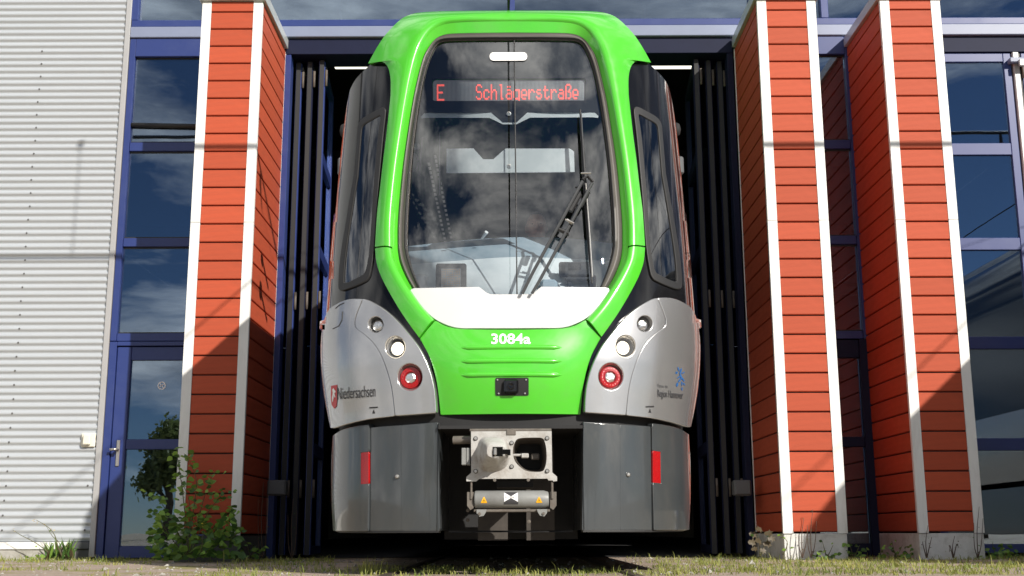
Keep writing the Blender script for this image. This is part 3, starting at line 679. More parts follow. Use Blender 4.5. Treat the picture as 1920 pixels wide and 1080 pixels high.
# --- windscreen
gpoly = [tuple(p) for p in fG]
ws = patch('windscreen', gpoly, 'wshield', tram, off=-.058, thick=.004, cham=.3, cell=16)
sp = [(966, 66), (967, 200), (968.5, 350), (970, 546)]; ptube('glass_joint', sp, .005, -.056, 'rubberk', ws, 6)
# white panel below the windscreen
WP = [(771, 541)]+cr([(775, 539.5), (830, 538.5), (890, 537.5), (899, 538.5), (908, 545.5), (917, 550.5), (926, 551.5), (957, 551.5)], 4)
WPL = cr([(767.5, 545), (786, 567), (809, 591), (832, 604.5), (859, 612.5), (900, 613.3), (957, 613.5)], 5)
wp = WP+mir(WP)[1:]+mir(WPL)[:-1][0:0]+[]
poly = WP+mir(WP)[1:]+mir(WPL)[::-1][0:0]
right_low = [(1914-x, y) for x, y in WPL]
poly = WP+mir(WP)[1:]+right_low[1:]+WPL[::-1][1:]
patch('white_panel', poly, 'white', tram, off=-.012, thick=.04, cell=14)
decal('panel_gap', [[(x, y) for x, y in WPL]+[(1914-x, y) for x, y in WPL[::-1]]+[(1914-x, y) for x, y in HOOD_I]+HOOD_I[::-1][1:]], 'blackm', tram, off=-.05)
# --- black print at the top, light bar, display
BP = [(783, 206), (790, 200), (800, 198.5), (922, 198.5), (944, 217.5), (970, 217.5), (991, 198.5), (1114, 198.5), (1124, 200), (1131, 206)]
blk = [tuple(p) for p in fG if p[1] < 205]
DS = rrect(806, 134, 1106, 177, 6)
patch('black_print', blk+BP[::-1], 'blackm', ws, holes=[DS[::-1]], off=-.075, thick=.004, cham=.2, cell=20)
BB = [(785, 210), (795, 208.5), (918, 208.5), (944, 221), (970, 221), (996, 208.5), (1119, 208.5), (1130, 210)]
decal('print_edge', [BP+BB[::-1]], 'visor', ws, off=-.078)
decal('light_bar', [rrect(919.5, 89.5, 990.5, 105, 7)], 'whitelit', ws, off=-.050)
dsp = patch('destination_display', DS, 'screen', tram, off=-.10, thick=.05, cham=.5, cell=30)
def led_surf(a, b): return PT(a, b, -.098)
LED = {  # 7 x 16 dot glyphs reduced to strokes on a 5 x 9 grid, descenders below row 9
 'E': ['11111', '10000', '10000', '10000', '11110', '10000', '10000', '10000', '11111'],
 'S': ['01110', '10001', '10000', '10000', '01110', '00001', '00001', '10001', '01110'],
 'c': ['00000', '00000', '00000', '01110', '10001', '10000', '10000', '10001', '01110'],
 'h': ['10000', '10000', '10000', '10110', '11001', '10001', '10001', '10001', '10001'],
 'l': ['01100', '00100', '00100', '00100', '00100', '00100', '00100', '00100', '00110'],
 'ä': ['00000', '01010', '00000', '01110', '00001', '01111', '10001', '10001', '01111'],
 'g': ['00000', '00000', '00000', '01111', '10001', '10001', '10001', '10001', '01111', '00001', '01110'],
 'e': ['00000', '00000', '00000', '01110', '10001', '10001', '11111', '10000', '01110'],
 'r': ['00000', '00000', '00000', '10110', '11001', '10000', '10000', '10000', '10000'],
 's': ['00000', '00000', '00000', '01110', '10000', '01110', '00001', '10001', '01110'],
 't': ['00000', '01000', '01000', '11110', '01000', '01000', '01000', '01001', '00110'],
 'a': ['00000', '00000', '00000', '01110', '00001', '01111', '10001', '10001', '01111'],
 'ß': ['01110', '10001', '10001', '10010', '10110', '10001', '10001', '10001', '10110']}
def led_line(s, x0, x1, y0, ch):
    polys = []; cw = (x1-x0)/(len(s)-.18); dx = cw*.82/5; dy = ch/9
    for i, c in enumerate(s):
        for r, row in enumerate(LED[c]):
            for k, b in enumerate(row):
                if b == '1':
                    X = x0+i*cw+k*dx; Y = y0+r*dy; polys.append([(X, Y), (X+dx*1.02, Y), (X+dx*1.02, Y+dy*1.02), (X, Y+dy*1.02)])
    return polys
decal('led_letter', led_line('E', 814, 829, 142, 31), 'led', dsp, off=-.0975)
decal('led_lettering', led_line('Schlägerstraße', 892, 1092, 142, 29), 'led', dsp, off=-.0975)
gridp = [[(x, 136), (x+.55, 136), (x+.55, 175), (x, 175)] for x in np.arange(812, 1101, 2.6)]
decal('dot_grid', gridp, 'ink', dsp, off=-.0985)
for y, r in ((203.5, 4), (303, 3.5)):
    p = Vector(PT(np.array([955.5]), np.array([float(y)]), -.066)[0]); tbuild(MB().lathe([(.016, 0), (.016, .006), (.010, .007), (.010, .003), (0, .003)], p, (0, -1, 0), 16), 'sensor', 'steel', ws, ang=30)
# --- black corner windows and mask
CH_TOP = cr([(636, 570), (648, 564.5), (663, 561.5), (682, 561.5), (697, 566.5), (721, 581), (744, 601), (769, 630), (788, 656), (804, 690)], 5)
mask = [(612, 640), (613, 600), (614, 560), (620, 440), (631, 320), (641, 230), (650, 176), (656, 158), (668, 140), (692, 117)]
mo = cr(mask, 4)+ARCHB[::-1][1:]+OUT_UP[::-1][1:]+OUT_LO+HOOD_O[:12]
mk_low = [(806, 694), (780, 690), (740, 680), (660, 640)]
both('corner_mask', mo+mk_low, 'black', tram, off=-.022, thick=.03, cell=6, step=4)
SWO = cr([(663, 325), (669, 250), (671, 234), (676, 224), (684, 217), (700, 208), (714, 201), (720, 203), (721, 212), (716, 255), (707, 352), (699, 458), (692, 505), (687, 520), (678, 527), (650, 539), (638, 541), (633, 533), (637, 480), (650, 400), (663, 325)], 4)[:-1]
SWI = cr([(668, 328), (674.5, 250), (676, 238), (681, 230), (696, 221), (710, 213.5), (714, 215), (713, 225), (708, 262), (700, 355), (693, 458), (687, 497), (682, 511), (674, 517), (652, 528), (643, 530), (641, 524), (644, 480), (656, 400), (668, 328)], 4)[:-1]
a, b_ = both('side_window_frame', SWO, 'rubber' if False else 'rubberk', tram, holes=[SWI], off=-.006, thick=.03, cham=2.5, cell=14)
both('side_window', SWI, 'sidew', tram, off=-.016, thick=.003, cham=.2, cell=14)
# --- cheeks: headlight panel and side panel
SEAM = cr([(683, 562), (677, 576), (671, 592), (668.5, 603), (671, 615), (689, 629), (706, 647), (720, 673), (732, 709), (738, 740), (742, 778)], 5)
LAMPS = [(707.6, 610, 15.5, 13), (743.5, 651.5, 19.5, 14), (769, 707, 24, 19)]
CH_IN = cr([(683, 562), (697, 566.5), (721, 581), (744, 601), (769, 630), (788, 656), (804, 690), (813, 723), (816, 750), (817, 773)], 5)
hl_o = CH_IN+[(744.5, 778)]+[(x+2.2, y) for x, y in SEAM[::-1]][1:-1]
holes = [ell(707.6, 609, 15.5, 16.5), ell(743.5, 651, 20, 22), ell(770.5, 707, 24.5, 27)]
def coff(px, py):
    q = np.minimum(px, 1914-px); return .02+.0*q
both('headlight_panel', hl_o, 'silver', tram, holes=[h[::-1] for h in holes], off=.02, thick=.05, cell=11, step=4, cham=2.2)
sp_o = [(x-.8, y) for x, y in SEAM[::-1]]+cr([(682, 561.5), (663, 561.5), (648, 564.5), (636, 570), (622, 580), (612, 602), (606.5, 640), (607, 690), (613, 745), (624, 801)], 5)[1:]+cr([(634, 799.5), (660, 791.5), (696, 784), (739, 779)], 4)
both('side_panel', sp_o, 'silver', tram, off=.018, thick=.015, cell=8, step=4)
LM = [('turn_signal', 707.6, 610, 13.2, 'chrome', None), ('headlight', 744.5, 652.5, 14.5, 'lit', None), ('tail_light', 768.5, 707, 19.5, 'redlens', 10.5)]
PXM = 7.55/FPX
for sgn in (0, 1):
    for (nm, cx, cy, r, mm, ri), (hx, hy, hr, _) in zip(LM, LAMPS):
        X = 1914-cx if sgn else cx; HX = 1914-hx if sgn else hx
        p = hit(np.array([X]), np.array([cy])); n = snorm(p)[0]; p = p[0]; ax = Vector((n[0]*.75, -1, .02)).normalized(); R_ = r*PXM
        hp_ = hit(np.array([HX]), np.array([hy]))[0]
        o_ = Vector(p)-ax*.022
        if nm == 'tail_light':
            l_ = tbuild(MB().lathe([(R_*1.05, -.04), (R_*1.05, .0), (R_*.98, .010), (R_*.60, .012), (R_*.56, .004)], o_, ax, 32), nm, 'redlens', tram, ang=30)
            for k in range(18):
                a = 2*math.pi*k/18; u = ax.orthogonal().normalized(); v_ = ax.cross(u); c = o_+(u*math.cos(a)+v_*math.sin(a))*R_*.8+ax*.0105
                tbuild(MB().lathe([(.005, 0), (.0035, .003), (0, .0035)], c, ax, 6), 'led_dot', 'redlens', l_)
            tbuild(MB().lathe([(R_*.55, 0), (R_*.52, .010), (R_*.3, .014), (0, .013)], o_, ax, 20), 'inner_lens', 'chrome', l_, smooth=True)
        else:
            l_ = tbuild(MB().lathe([(R_*1.02, -.04), (R_*1.02, .004), (R_*.93, .012), (R_*.90, .008)], o_, ax, 28), nm, 'steel' if nm == 'turn_signal' else 'boxgrey', tram, ang=30)
            tbuild(MB().lathe([(R_*.9, .006), (R_*.7, .012), (R_*.35, .016), (0, .017)], o_, ax, 24), 'lens', mm, l_, smooth=nm != 'turn_signal')
            if nm == 'turn_signal': tbuild(MB().lathe([(R_*.92, .010), (R_*.7, .02), (R_*.3, .026), (0, .027)], o_, ax, 24), 'cover', 'lens', l_, smooth=True)
        # cup around the lamp: slopes from the panel edge back to the lens
        hr_y = hr*1.08
        N_ = 28; A = np.array(ell(HX+(1.5 if not sgn else -1.5)*0, hy, hr+.4, hr_y+.4, N_)); B = np.array(ell(X, cy, r*1.0, r*1.0, N_))
        PA = PT(A[:, 0], A[:, 1], .016); PB = PT(B[:, 0], B[:, 1], -.03)
        tbuild(MB().grid([[tuple(q) for q in list(PA)+[PA[0]]], [tuple(q) for q in list(PB)+[PB[0]]]]), 'lamp_cup', 'boxgrey' if nm == 'turn_signal' else 'silver', l_, smooth=True)
# markings on the cheeks
text_on('lettering', 'Niedersachsen', (637, 726, 707, 748), 'inkgrey', tram, off=.0215, rot=-4)
sh = [(626, 722), (637, 720), (637.5, 745), (636, 760), (632, 765), (627, 757), (625.5, 742)]
emb = decal('emblem', [sh], 'inkred', tram, off=.0208)
decal('horse', [[(628, 744), (629.5, 735), (628.5, 729), (631, 726), (632.5, 729), (635, 732), (634, 735), (632.5, 735), (634.5, 743), (633, 744), (631.5, 739), (631, 745), (629.5, 752), (628.7, 751)]], 'num', emb, off=.0222)
text_on('lettering', 'Region Hannover', (1228.5, 731, 1275, 749), 'inkgrey', tram, off=.0215, rot=5, bold=.012)
text_on('lettering', 'Partner der', (1229, 721, 1248, 727), 'inkgrey', tram, off=.0215, rot=6)
ov = []
def oval(cx, cy, rx, ry, a):
    ca, sa = math.cos(rad(a)), math.sin(rad(a)); return [(cx+x*ca-y*sa, cy+x*sa+y*ca) for x, y in ell(0, 0, rx, ry, 10)]
for cx, cy, rx, ry, a in [(1271, 697, 1.5, 6, 15), (1267, 693, 1.2, 4, -15), (1275.5, 700, 1, 3.6, 60), (1263.5, 700, 1.8, 2.6, 20), (1271.5, 707, 1.6, 6, -20), (1267.5, 708, 1, 4, 50), (1275.5, 712.5, 1.3, 4.5, -30), (1269, 714, 1.5, 4.4, 35), (1264.5, 722, 1.8, 4.2, 12), (1273, 720, 1.1, 4.4, 0), (1273.2, 730, 1.0, 3.4, 0), (1277, 721, 1.1, 3, -35)]: ov.append(oval(cx, cy, rx, ry, a))
decal('logo', ov, 'inkblue', tram, off=.0212)
for cx in (704, 1214.5): decal('jacking_mark', [[(cx-7.5, 762.5), (cx+7.5, 761.8), (cx+7.5, 764.4), (cx-7.5, 765.1)], [(cx, 767), (cx+2.3, 774.8), (cx-2.3, 774.8)]], 'ink', tram, off=.0212)
for pts in ([(612, 612), (640, 583), (650, 566+2)], ): pass
ptube('hatch_joint', [(634, 578), (641, 572), (650, 568)], .003, .019, 'rubberk', tram, 5); ptube('hatch_joint', [(647, 584), (646, 600), (640, 611), (629, 616)], .003, .019, 'rubberk', tram, 5)
# --- black backing behind the gaps of the nose
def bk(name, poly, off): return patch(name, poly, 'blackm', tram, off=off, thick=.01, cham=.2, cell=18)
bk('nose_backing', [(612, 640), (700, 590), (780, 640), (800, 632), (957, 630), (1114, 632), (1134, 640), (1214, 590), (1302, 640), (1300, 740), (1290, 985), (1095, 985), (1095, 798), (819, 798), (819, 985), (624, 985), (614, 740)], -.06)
# --- skirts
FLT = [(690, 801.5), (749, 797.7)]; 
both('skirt_flap', [(691, 801.2), (748.4, 797.5), (748.4, 993.6), (689, 993.8)], 'skirt', tram, off=-.018, thick=.04, cell=14)
both('skirt_flap', [(749.6, 797.3), (818, 792.2), (821, 994), (749.6, 993.8)], 'skirt', tram, off=-.018, thick=.04, cell=14)
RFL = [(675, 848), (688.6, 846.5), (688.6, 905.5), (674.5, 907)]
cs = [(689, 796)]+cr([(670, 798.5), (648, 803), (634, 808), (622, 816)], 4)+cr([(619.5, 860), (619, 930), (622, 994)], 4)+[(686.5, 994), (688.4, 906.5), (673.2, 908), (673.8, 847), (689, 845)]
both('corner_skirt', cs, 'skirt', tram, off=-.004, thick=.04, cell=7)
both('red_reflector', RFL, 'redlens', tram, off=-.006, thick=.012, cell=10, cham=.8)
for cx, cy in ((741.5, 892.6), (1172.5+7.5, 890.6)):
    p = Vector(PT(np.array([cx]), np.array([cy]), -.018)[0]); tbuild(MB().lathe([(.014, 0), (.014, .008), (.009, .014), (0, .015)], p, (0, -1, 0), 14), 'lock_knob', 'steel', tram, ang=40)
both('skirt_lip', [(624, 994.6), (688, 995), (820, 995), (820, 998), (690, 998.3), (628, 997.6)], 'rubberk', tram, off=-.02, thick=.05, cell=16, cham=.5)
decal('front_lip', [[(820, 994.8), (1094, 994.8), (1094, 998), (820, 998)]], 'rubberk', tram, off=-.30)
# returns of the skirt into the coupler recess
ze = lambda y: hit(np.array([821.]), np.array([float(y)]))[0]
for sgn in (-1, 1):
    t0, b0 = ze(792.5), ze(994); x = abs(t0[0])-.002
    tbuild(MB().grid([[(sgn*x, t0[1]+.01, b0[2]), (sgn*(x-.012), t0[1]+.10, b0[2]), (sgn*(x-.03), t0[1]+.75, b0[2])], [(sgn*x, t0[1]+.01, t0[2]), (sgn*(x-.012), t0[1]+.10, t0[2]), (sgn*(x-.03), t0[1]+.75, t0[2])]]), 'skirt_return', 'skirt', tram)
rec = MB(); X_ = .445
rec.box(-X_, X_, 7.96, 8.0, .215, .90); rec.box(-X_, X_, 7.22, 7.96, .885, .905)
tbuild(rec, 'recess_lining', 'blackm', tram)
tbuild(MB().box(-.21, -.02, 7.60, 7.62, .21, .42), 'recess_plate', 'castk', tram); tbuild(MB().box(.10, .28, 7.66, 7.68, .21, .80), 'recess_plate', 'castk', tram)
for cx, cy in ((877, 957), (877, 975), (992, 978)):
    p = at(cx, cy, 7.59); tbuild(MB().lathe([(.012, 0), (.012, .01), (0, .012)], (p.x-XC, 7.60, p.z), (0, -1, 0), 8), 'recess_bolt', 'castd', tram)
# --- coupler
YC = 7.06
def cp(px, py, Y=YC):
    b = (540-py)/FPX; dy = F[1]+U0[1]*b; dz = F[2]+U0[2]*b; k = Y/dy; return ((px-957)/FPX*k, CH+dz*k)
def cpoly(l, Y=YC): return [cp(x, y, Y) for x, y in l]
FUN = cr([(961, 850), (962, 838), (967, 826), (976, 821.5), (1000, 820.5), (1016, 821.5), (1021, 828), (1024, 842), (1024.5, 862), (1021, 878), (1014, 884.5), (990, 884), (975, 876), (965, 864), (961, 850)], 4)[:-1]
OUTC = [(883, 808.5), (1034, 808.5), (1035, 886), (1044, 894), (1044, 902), (1037, 903), (1036, 901), (1028, 901), (1026, 897.5), (898, 897.5), (892, 902), (874, 902), (874, 894), (883, 886)]
def plate_hole(name, outer, holes, y0, y1, m, par):
    lo = [resamp(outer, 12)]+[h for h in holes]; P2 = [cpoly(l, y0) for l in lo]; flat = [q for l in P2 for q in l]; n = len(flat)
    tr_ = G.tessellate_polygon([[Vector((x, z, 0)) for x, z in l] for l in P2]); V = [(x, y0, z) for x, z in flat]+[(x, y1, z) for x, z in flat]; Fc = [tuple(t) for t in tr_]+[tuple(i+n for i in t[::-1]) for t in tr_]; k = 0
    for l in P2:
        for i in range(len(l)): j = (i+1) % len(l); Fc.append((k+i, k+j, k+j+n, k+i+n))
        k += len(l)
    return tbuild(MB().add(V, Fc), name, m, par)
cplr = plate_hole('coupler', OUTC, [FUN], YC, YC+.035, 'cast', tram)
# funnel walls and dark inside
q = np.array(FUN); c = q.mean(0); rows = []
for s_, Y in ((1, YC+.002), (.96, YC+.06), (.78, YC+.24)): rows.append([(cp(*(c+(p-c)*s_), YC)[0], Y, cp(*(c+(p-c)*s_), YC)[1]) for p in list(q)+[q[0]]])
tbuild(MB().grid(rows), 'funnel', 'castd', cplr, smooth=True)
r = rows[-1][:-1]; tbuild(MB().add(r, [tuple(range(len(r)))]), 'funnel_bottom', 'blackm', cplr)
# cone
co_ = [np.array(cr(l, 4)[:-1]) for l in (
 [(893, 851), (895, 835), (901, 823), (912, 818.5), (935, 818.5), (947, 823), (954, 836), (956, 852), (953, 868), (944, 879), (930, 884), (908, 883.5), (897, 874), (893, 851)],
 [(899, 851), (900.5, 837), (905, 826), (914, 822), (934, 822), (945, 827), (951, 838), (953, 852), (950, 865), (942, 874), (929, 880), (911, 880), (901, 868), (899, 851)],
 [(910, 850), (911, 842), (913, 837), (919, 835), (932, 835), (944, 837), (949, 842), (951, 851), (948, 859), (940, 862), (930, 866), (919, 864), (911, 859), (910, 850)],
 [(914, 849), (914.5, 844), (916, 841), (921, 840), (932, 840), (942, 841), (947, 844), (948, 851), (946, 857), (938, 859), (929, 861), (920, 860), (915, 856), (914, 849)])]
rows = []
for l, Y in zip(co_, (YC+.0, YC-.035, YC-.165, YC-.18)):
    rows.append([(cp(x, y, YC)[0], Y, cp(x, y, YC)[1]) for x, y in list(l)+[l[0]]])
cn = MB().grid(rows); k = len(cn.v); cn.add(rows[-1][:-1], [tuple(range(len(rows[-1])-1))]); tbuild(cn, 'cone', 'cast', cplr, ang=50)
def cbx_(name, x0, y0, x1, y1, Ya, Yb, m, par, bev=.003):
    a = cp(x0, y1, YC); b = cp(x1, y0, YC); return tbuild(MB().box(a[0], b[0], Ya, Yb, a[1], b[1], bev), name, m, par)
cbx_('slot_shade', 924.5, 842, 943, 859, YC-.183, YC-.1795, 'blackv', cplr, .0005); cbx_('slot_shade', 943.2, 846.5, 957, 855, YC-.184, YC-.06, 'blackv', cplr, .0005)  # black boxes; the shade inside the slot is put into their colour
cbx_('hook_pin', 926, 844, 932, 858, YC-.20, YC-.1835, 'steel', cplr, .006)
cbx_('hook_rod', 960, 850.5, 984, 855, YC+.02, YC+.05, 'cast', cplr, .004); cbx_('hook_rod', 977, 850, 991, 858.5, YC+.00, YC+.05, 'cast', cplr, .004)
cbx_('catch', 996, 848, 1012, 860, YC+.10, YC+.15, 'castd', cplr, .006)
for bx_, by_ in ((891.5, 822), (1025.5, 822), (891.5, 883.5), (1025.5, 883.5), (959, 830.5), (959, 875)):
    x, z = cp(bx_, by_); tbuild(MB().lathe([(.0135, -.001), (.0135, .002)], (x, YC, z), (0, -1, 0), 14), 'bolt_recess', 'blackm', cplr)
    tbuild(MB().lathe([(.010, 0), (.010, .008), (.008, .010), (0, .010)], (x, YC-.002, z), (0, -1, 0), 12), 'bolt', 'steel', cplr, ang=30)
for bx_ in (927, 990): x, z = cp(bx_, 900); tbuild(MB().lathe([(.010, 0), (.010, .010), (0, .011)], (x, YC, z), (0, -1, 0), 10), 'bolt', 'castd', cplr, ang=30)
x0, z0 = cp(848, 822); x1, _ = cp(884, 822); tbuild(MB().tube([(x0, YC+.12, z0), (x1, YC+.10, z0)], .025, 16), 'hose', 'castd', cplr, ang=40)
cbx_('connector_block', 864.5, 839, 873, 871, YC+.02, YC+.10, 'cyl', cplr); cbx_('connector_block', 873.5, 839, 881, 871, YC+.02, YC+.10, 'cyl', cplr)
cbx_('top_rail', 880, 803, 1034, 808, YC+.02, YC+.2, 'castd', cplr); cbx_('latch', 949, 805, 967, 816, YC-.006, YC+.02, 'castd', cplr)
cbx_('hanger', 881, 902, 885, 936, YC+.01, YC+.03, 'castd', cplr); cbx_('hanger', 1033, 902, 1037, 936, YC+.01, YC+.03, 'castd', cplr)
cbx_('shaft', 930, 898, 1000, 912, YC+.15, YC+.5, 'blackm', cplr)
# electric coupling drum below
xa, za = cp(889, 936); xb, _ = cp(1029, 936); rd = abs(cp(889, 919.5)[1]-cp(889, 953)[1])/2
drum = tbuild(MB().lathe([(rd*.9, 0), (rd, .008), (rd, xb-xa-.03), (rd*.86, xb-xa-.004), (rd*.6, xb-xa)], (xa, YC+.045, za), (1, 0, 0), 40), 'electric_coupling', 'cyl', tram, ang=35)
def dsurf(a, b):
    x = np.array([cp(u, v, YC-.01)[0] for u, v in zip(a, b)]); z = np.array([cp(u, v, YC-.01)[1] for u, v in zip(a, b)]); h = np.clip((z-za)/(rd+.0015), -.98, .98); y = YC+.045-(rd+.0015)*np.sqrt(1-h*h); return np.stack([x, y, z], -1)
def ddecal(name, poly, m, par, lift=0.):
    q = np.array(resamp(poly, 3)); P = dsurf(q[:, 0], q[:, 1]); P[:, 1] -= lift; tr_ = G.tessellate_polygon([[Vector((x, y, 0)) for x, y in q]])
    out = [t if np.cross(P[t[1]]-P[t[0]], P[t[2]]-P[t[0]])[1] < 0 else t[::-1] for t in tr_]; return emit_mesh(name, list(P), out, None, m, par)
for cx in (906.8, 1010.2):
    wt = ddecal('warning_triangle', [(cx-.6, 931.5), (cx+.6, 931.5), (cx+6, 942), (cx+5.4, 943), (cx-5.4, 943), (cx-6, 942)], 'yellow', drum)
    ddecal('bolt_symbol', [(cx+.3, 934.5), (cx-1.3, 938.6), (cx+.1, 938.4), (cx-.6, 941.8), (cx+1.6, 937.6), (cx+.2, 937.8)], 'ink', wt, .0008)
lg = ddecal('maker_sticker', [(944, 922.5), (971, 922.5), (971, 945.5), (944, 945.5)], 'inkgrey', drum)
ddecal('bow_tie', [(944.4, 923), (957.5, 931), (970.6, 923), (970.6, 941), (957.5, 933.6), (944.4, 941)], 'num', lg, .0008)
text_on('lettering', 'SCHAKU', (946, 930.2, 969.5, 934.2), 'ink', lg, surf=lambda a, b: dsurf(a, b)-np.array([0, .0016, 0]))
def clip_poly(name, l, Ya, Yb, m, par): return tbuild(MB().prism(cpoly(l), Ya, Yb), name, m, par)
for sg in (0, 1):
    f_ = lambda l: [(1918-x, y) for x, y in l][::-1] if sg else l
    ft = clip_poly('mounting_foot', f_([(893, 955), (912, 955), (910, 961), (906, 967), (898, 968.5), (893, 962)]), YC-.005, YC+.02, 'cyl', drum)
    x, z = cp(898.5 if not sg else 1018.5, 963); tbuild(MB().lathe([(.009, 0), (.009, .008), (0, .009)], (x, YC-.005, z), (0, -1, 0), 10), 'bolt', 'castd', ft)
    clip_poly('end_bracket', f_([(875, 922), (887, 922), (887, 952), (881, 956), (875, 948)]), YC+.02, YC+.10, 'castd', drum)
tbuild(MB().box(xa-.005, xb+.005, YC+.02, YC+.09, za-rd-.022, za-rd-.006, .003), 'base_rail', 'castd', drum)
# --- body shell behind the nose
zz_ = np.array([.86, 1.0, 1.3, 1.8, 2.2, 2.6, 3.0, 3.3, 3.45, 3.6, 3.70, 3.80]); xx_ = np.minimum(wz(zz_), 1.33)-.04; xx_[-4:] = [1.235, 1.15, 1.07, .95]
for sgn in (-1, 1):
    rows = []
    for Y in (-1, None, 9.6, 10.5, 13, 17, 22): rows.append([(sgn*((x if Y != -1 else min(x, .93*float(wz(z))))-.012), (Y if Y and Y > 0 else Y0+float(lean(z))+(LN-.16 if Y is None else .78)), z) for x, z in zip(xx_, zz_)])
    rows2 = [[(sgn*(float(wz(.5))-.01), Y, .22), (sgn*(float(wz(.8))-.01), Y, .79)] for Y in (Y0+.78, Y0+LN-.12, 10, 22)]
    rows2[0] = [(a*.97, b, c) for a, b, c in rows2[0]]
    bs_ = tbuild(MB().grid(rows), 'body_side', 'black', tram, ang=40)
    tbuild(MB().grid(rows2), 'side_skirt', 'skirt', tram)
    # silver band low on the side
    tbuild(MB().grid([[(sgn*(min(1.33, float(wz(z)))-(.03 if Y < 9 else .004)), Y, z) for z in (.86, 1.1, 1.4, 1.7)] for Y in (Y0+LN-.02, 10, 22)]), 'side_band', 'silver', tram, ang=40)
arch = ROOFL+mir(ROOFL)[1:]; q = np.array(arch); A = PT(q[:, 0], q[:, 1], -.026); rows = [[tuple(p) for p in A]]
zmin = A[:, 2].min(); zmax = A[:, 2].max()
for d, rz, sx in ((.10, .02, 1.012), (.25, .035, 1.03), (.6, .045, 1.05), (2, .05, 1.06), (14, .05, 1.06)):
    rows.append([(p[0]*(1+(sx-1)*min(1, 1.6*(p[2]-zmin)/(zmax-zmin))*.6), p[1]+d, p[2]+rz*(p[2]-zmin)/(zmax-zmin)) for p in A])
tbuild(MB().grid(rows), 'roof', 'green', tram, smooth=True)
tbuild(MB().box(-1.2, 1.2, 8.1, 22, .30, .36), 'underfloor', 'blackm', tram)
tbuild(MB().box(-1.25, 1.25, 21.9, 22, .3, 3.9), 'rear_wall', 'blackm', tram)
for sgn in (-1, 1):     # side cameras
    for (cx, cy, rx, ry, nm) in ((645, 244, 7, 18, 'camera_pod'), (638, 311, 6, 21, 'side_lamp')):
        px_ = cx if sgn < 0 else 1914-cx; h_ = cp(px_, cy, 10.4); k = 10.4/FPX
        mb = MB()
        if nm == 'camera_pod': mb.lathe([(0, -.07), (.03, -.05), (.04, 0), (.03, .05), (0, .07)], (h_[0], 10.4, h_[1]), (0, 0, 1), 14)
        else: mb.box(h_[0]-.022, h_[0]+.03*1, 10.38, 10.46, h_[1]-.085, h_[1]+.085, .015)
        mb.box(*sorted((sgn*1.30, h_[0])), 10.405, 10.435, h_[1]-.02, h_[1]+.02, .004); tbuild(mb, nm, 'blackm' if nm == 'camera_pod' else 'boxgrey', tram, smooth=nm == 'camera_pod')
# --- wiper
wpr = ptube('wiper', [(980, 552), (1000, 512), (1060, 403), (1092, 343)], .011, .02, 'wiper', tram, 6)
ptube('arm', [(998, 552), (1012, 528), (1076, 411), (1110, 346)], .0105, .02, 'wiper', wpr, 6)
ptube('bracket', [(1092, 341), (1101, 334), (1111, 345)], .012, .026, 'rubberk', wpr, 6); ptube('bracket', [(1062, 416), (1072, 423)], .010, .03, 'steel', wpr, 6)
ptube('arm_plate', [(1048, 432), (1066, 440)], .014, .012, 'rubberk', wpr, 6); ptube('arm_plate', [(1070, 398), (1088, 366)], .016, .010, 'rubberk', wpr, 6); ptube('arm_plate', [(1089, 388), (1104, 362)], .014, .006, 'rubberk', wpr, 6)
ptube('blade', [(1090.5, 203), (1094, 260), (1098, 330), (1101, 370), (1104, 420), (1108, 480), (1112, 530)], [.006, .010, .014, .014, .012, .009, .005], -.02, 'rubberk', wpr, 8)
ptube('blade_spine', [(1091, 215), (1095, 290), (1098, 334)], .005, .004, 'wiper', wpr, 6); ptube('blade_spine', [(1099, 345), (1106, 440), (1111, 520)], .005, .004, 'steel', wpr, 6)
for a in ((1088, 331, 1106, 331), (1059, 417, 1075, 424)): ptube('pivot', [(a[0], a[1]), (a[2], a[3])], .006, .042, 'steel', wpr, 6)
# --- cab interior
def ca(px, py, Y): x, z = cp(px, py, Y); return (x, Y, z)
def strip(lines): return MB().grid([[ca(x, y, Y) for x, y, Y in l] for l in lines])
def curve_(pts, Yf): 
    q = cr(pts, 5); return [(x, y, Yf(x)) for x, y in q]
bow = lambda Yc, k: (lambda x: Yc+k*((x-957)/200)**2)
l0 = curve_([(775, 575), (860, 575), (957, 575), (1050, 575), (1140, 575)], bow(7.42, .12))
l1 = curve_([(764, 495), (850, 489), (957, 482), (1040, 484), (1152, 491)], bow(7.78, .05))
l2 = curve_([(757, 462), (850, 452), (957, 445), (1060, 447), (1157, 458)], bow(8.30, .0))
l3 = [(x, y+50, Y+.05) for x, y, Y in l2]
tbuild(strip([l0, l1]), 'dashboard', 'dash', tram, smooth=True); tbuild(strip([l1, l2, l3]), 'dashboard_cowl', 'dash2', tram, ang=40)
def cbox(name, x0, y0, x1, y1, Y, d, m, par, bev=.006):
    a = cp(x0, y1, Y); b = cp(x1, y0, Y); return tbuild(MB().box(a[0], b[0], Y, Y+d, a[1], b[1], bev), name, m, par)
dv = cbox('route_display', 817, 493, 875, 552, 7.48, .05, 'cabdark', tram, .010); sc_ = cbox('matrix_screen', 827.5, 503, 864.5, 540, 7.472, .006, 'screen', dv, .001)
M['amber'] = mat('amber_dots', (.60, .30, .12), .5)
pl = []
for i in range(11):
    for j in range(11):
        if (i*7+j*5) % 9 not in (0, ): pl.append((828.6+i*3.25, 504+j*3.3))
mb = MB()
for x, y in pl:
    a = cp(x, y+1.7, 7.47); b = cp(x+1.9, y, 7.47); mb.add([(a[0], 7.4705, a[1]), (b[0], 7.4705, a[1]), (b[0], 7.4705, b[1]), (a[0], 7.4705, b[1])], [(0, 1, 2, 3)])
tbuild(mb, 'dot_matrix', 'amber', dv)
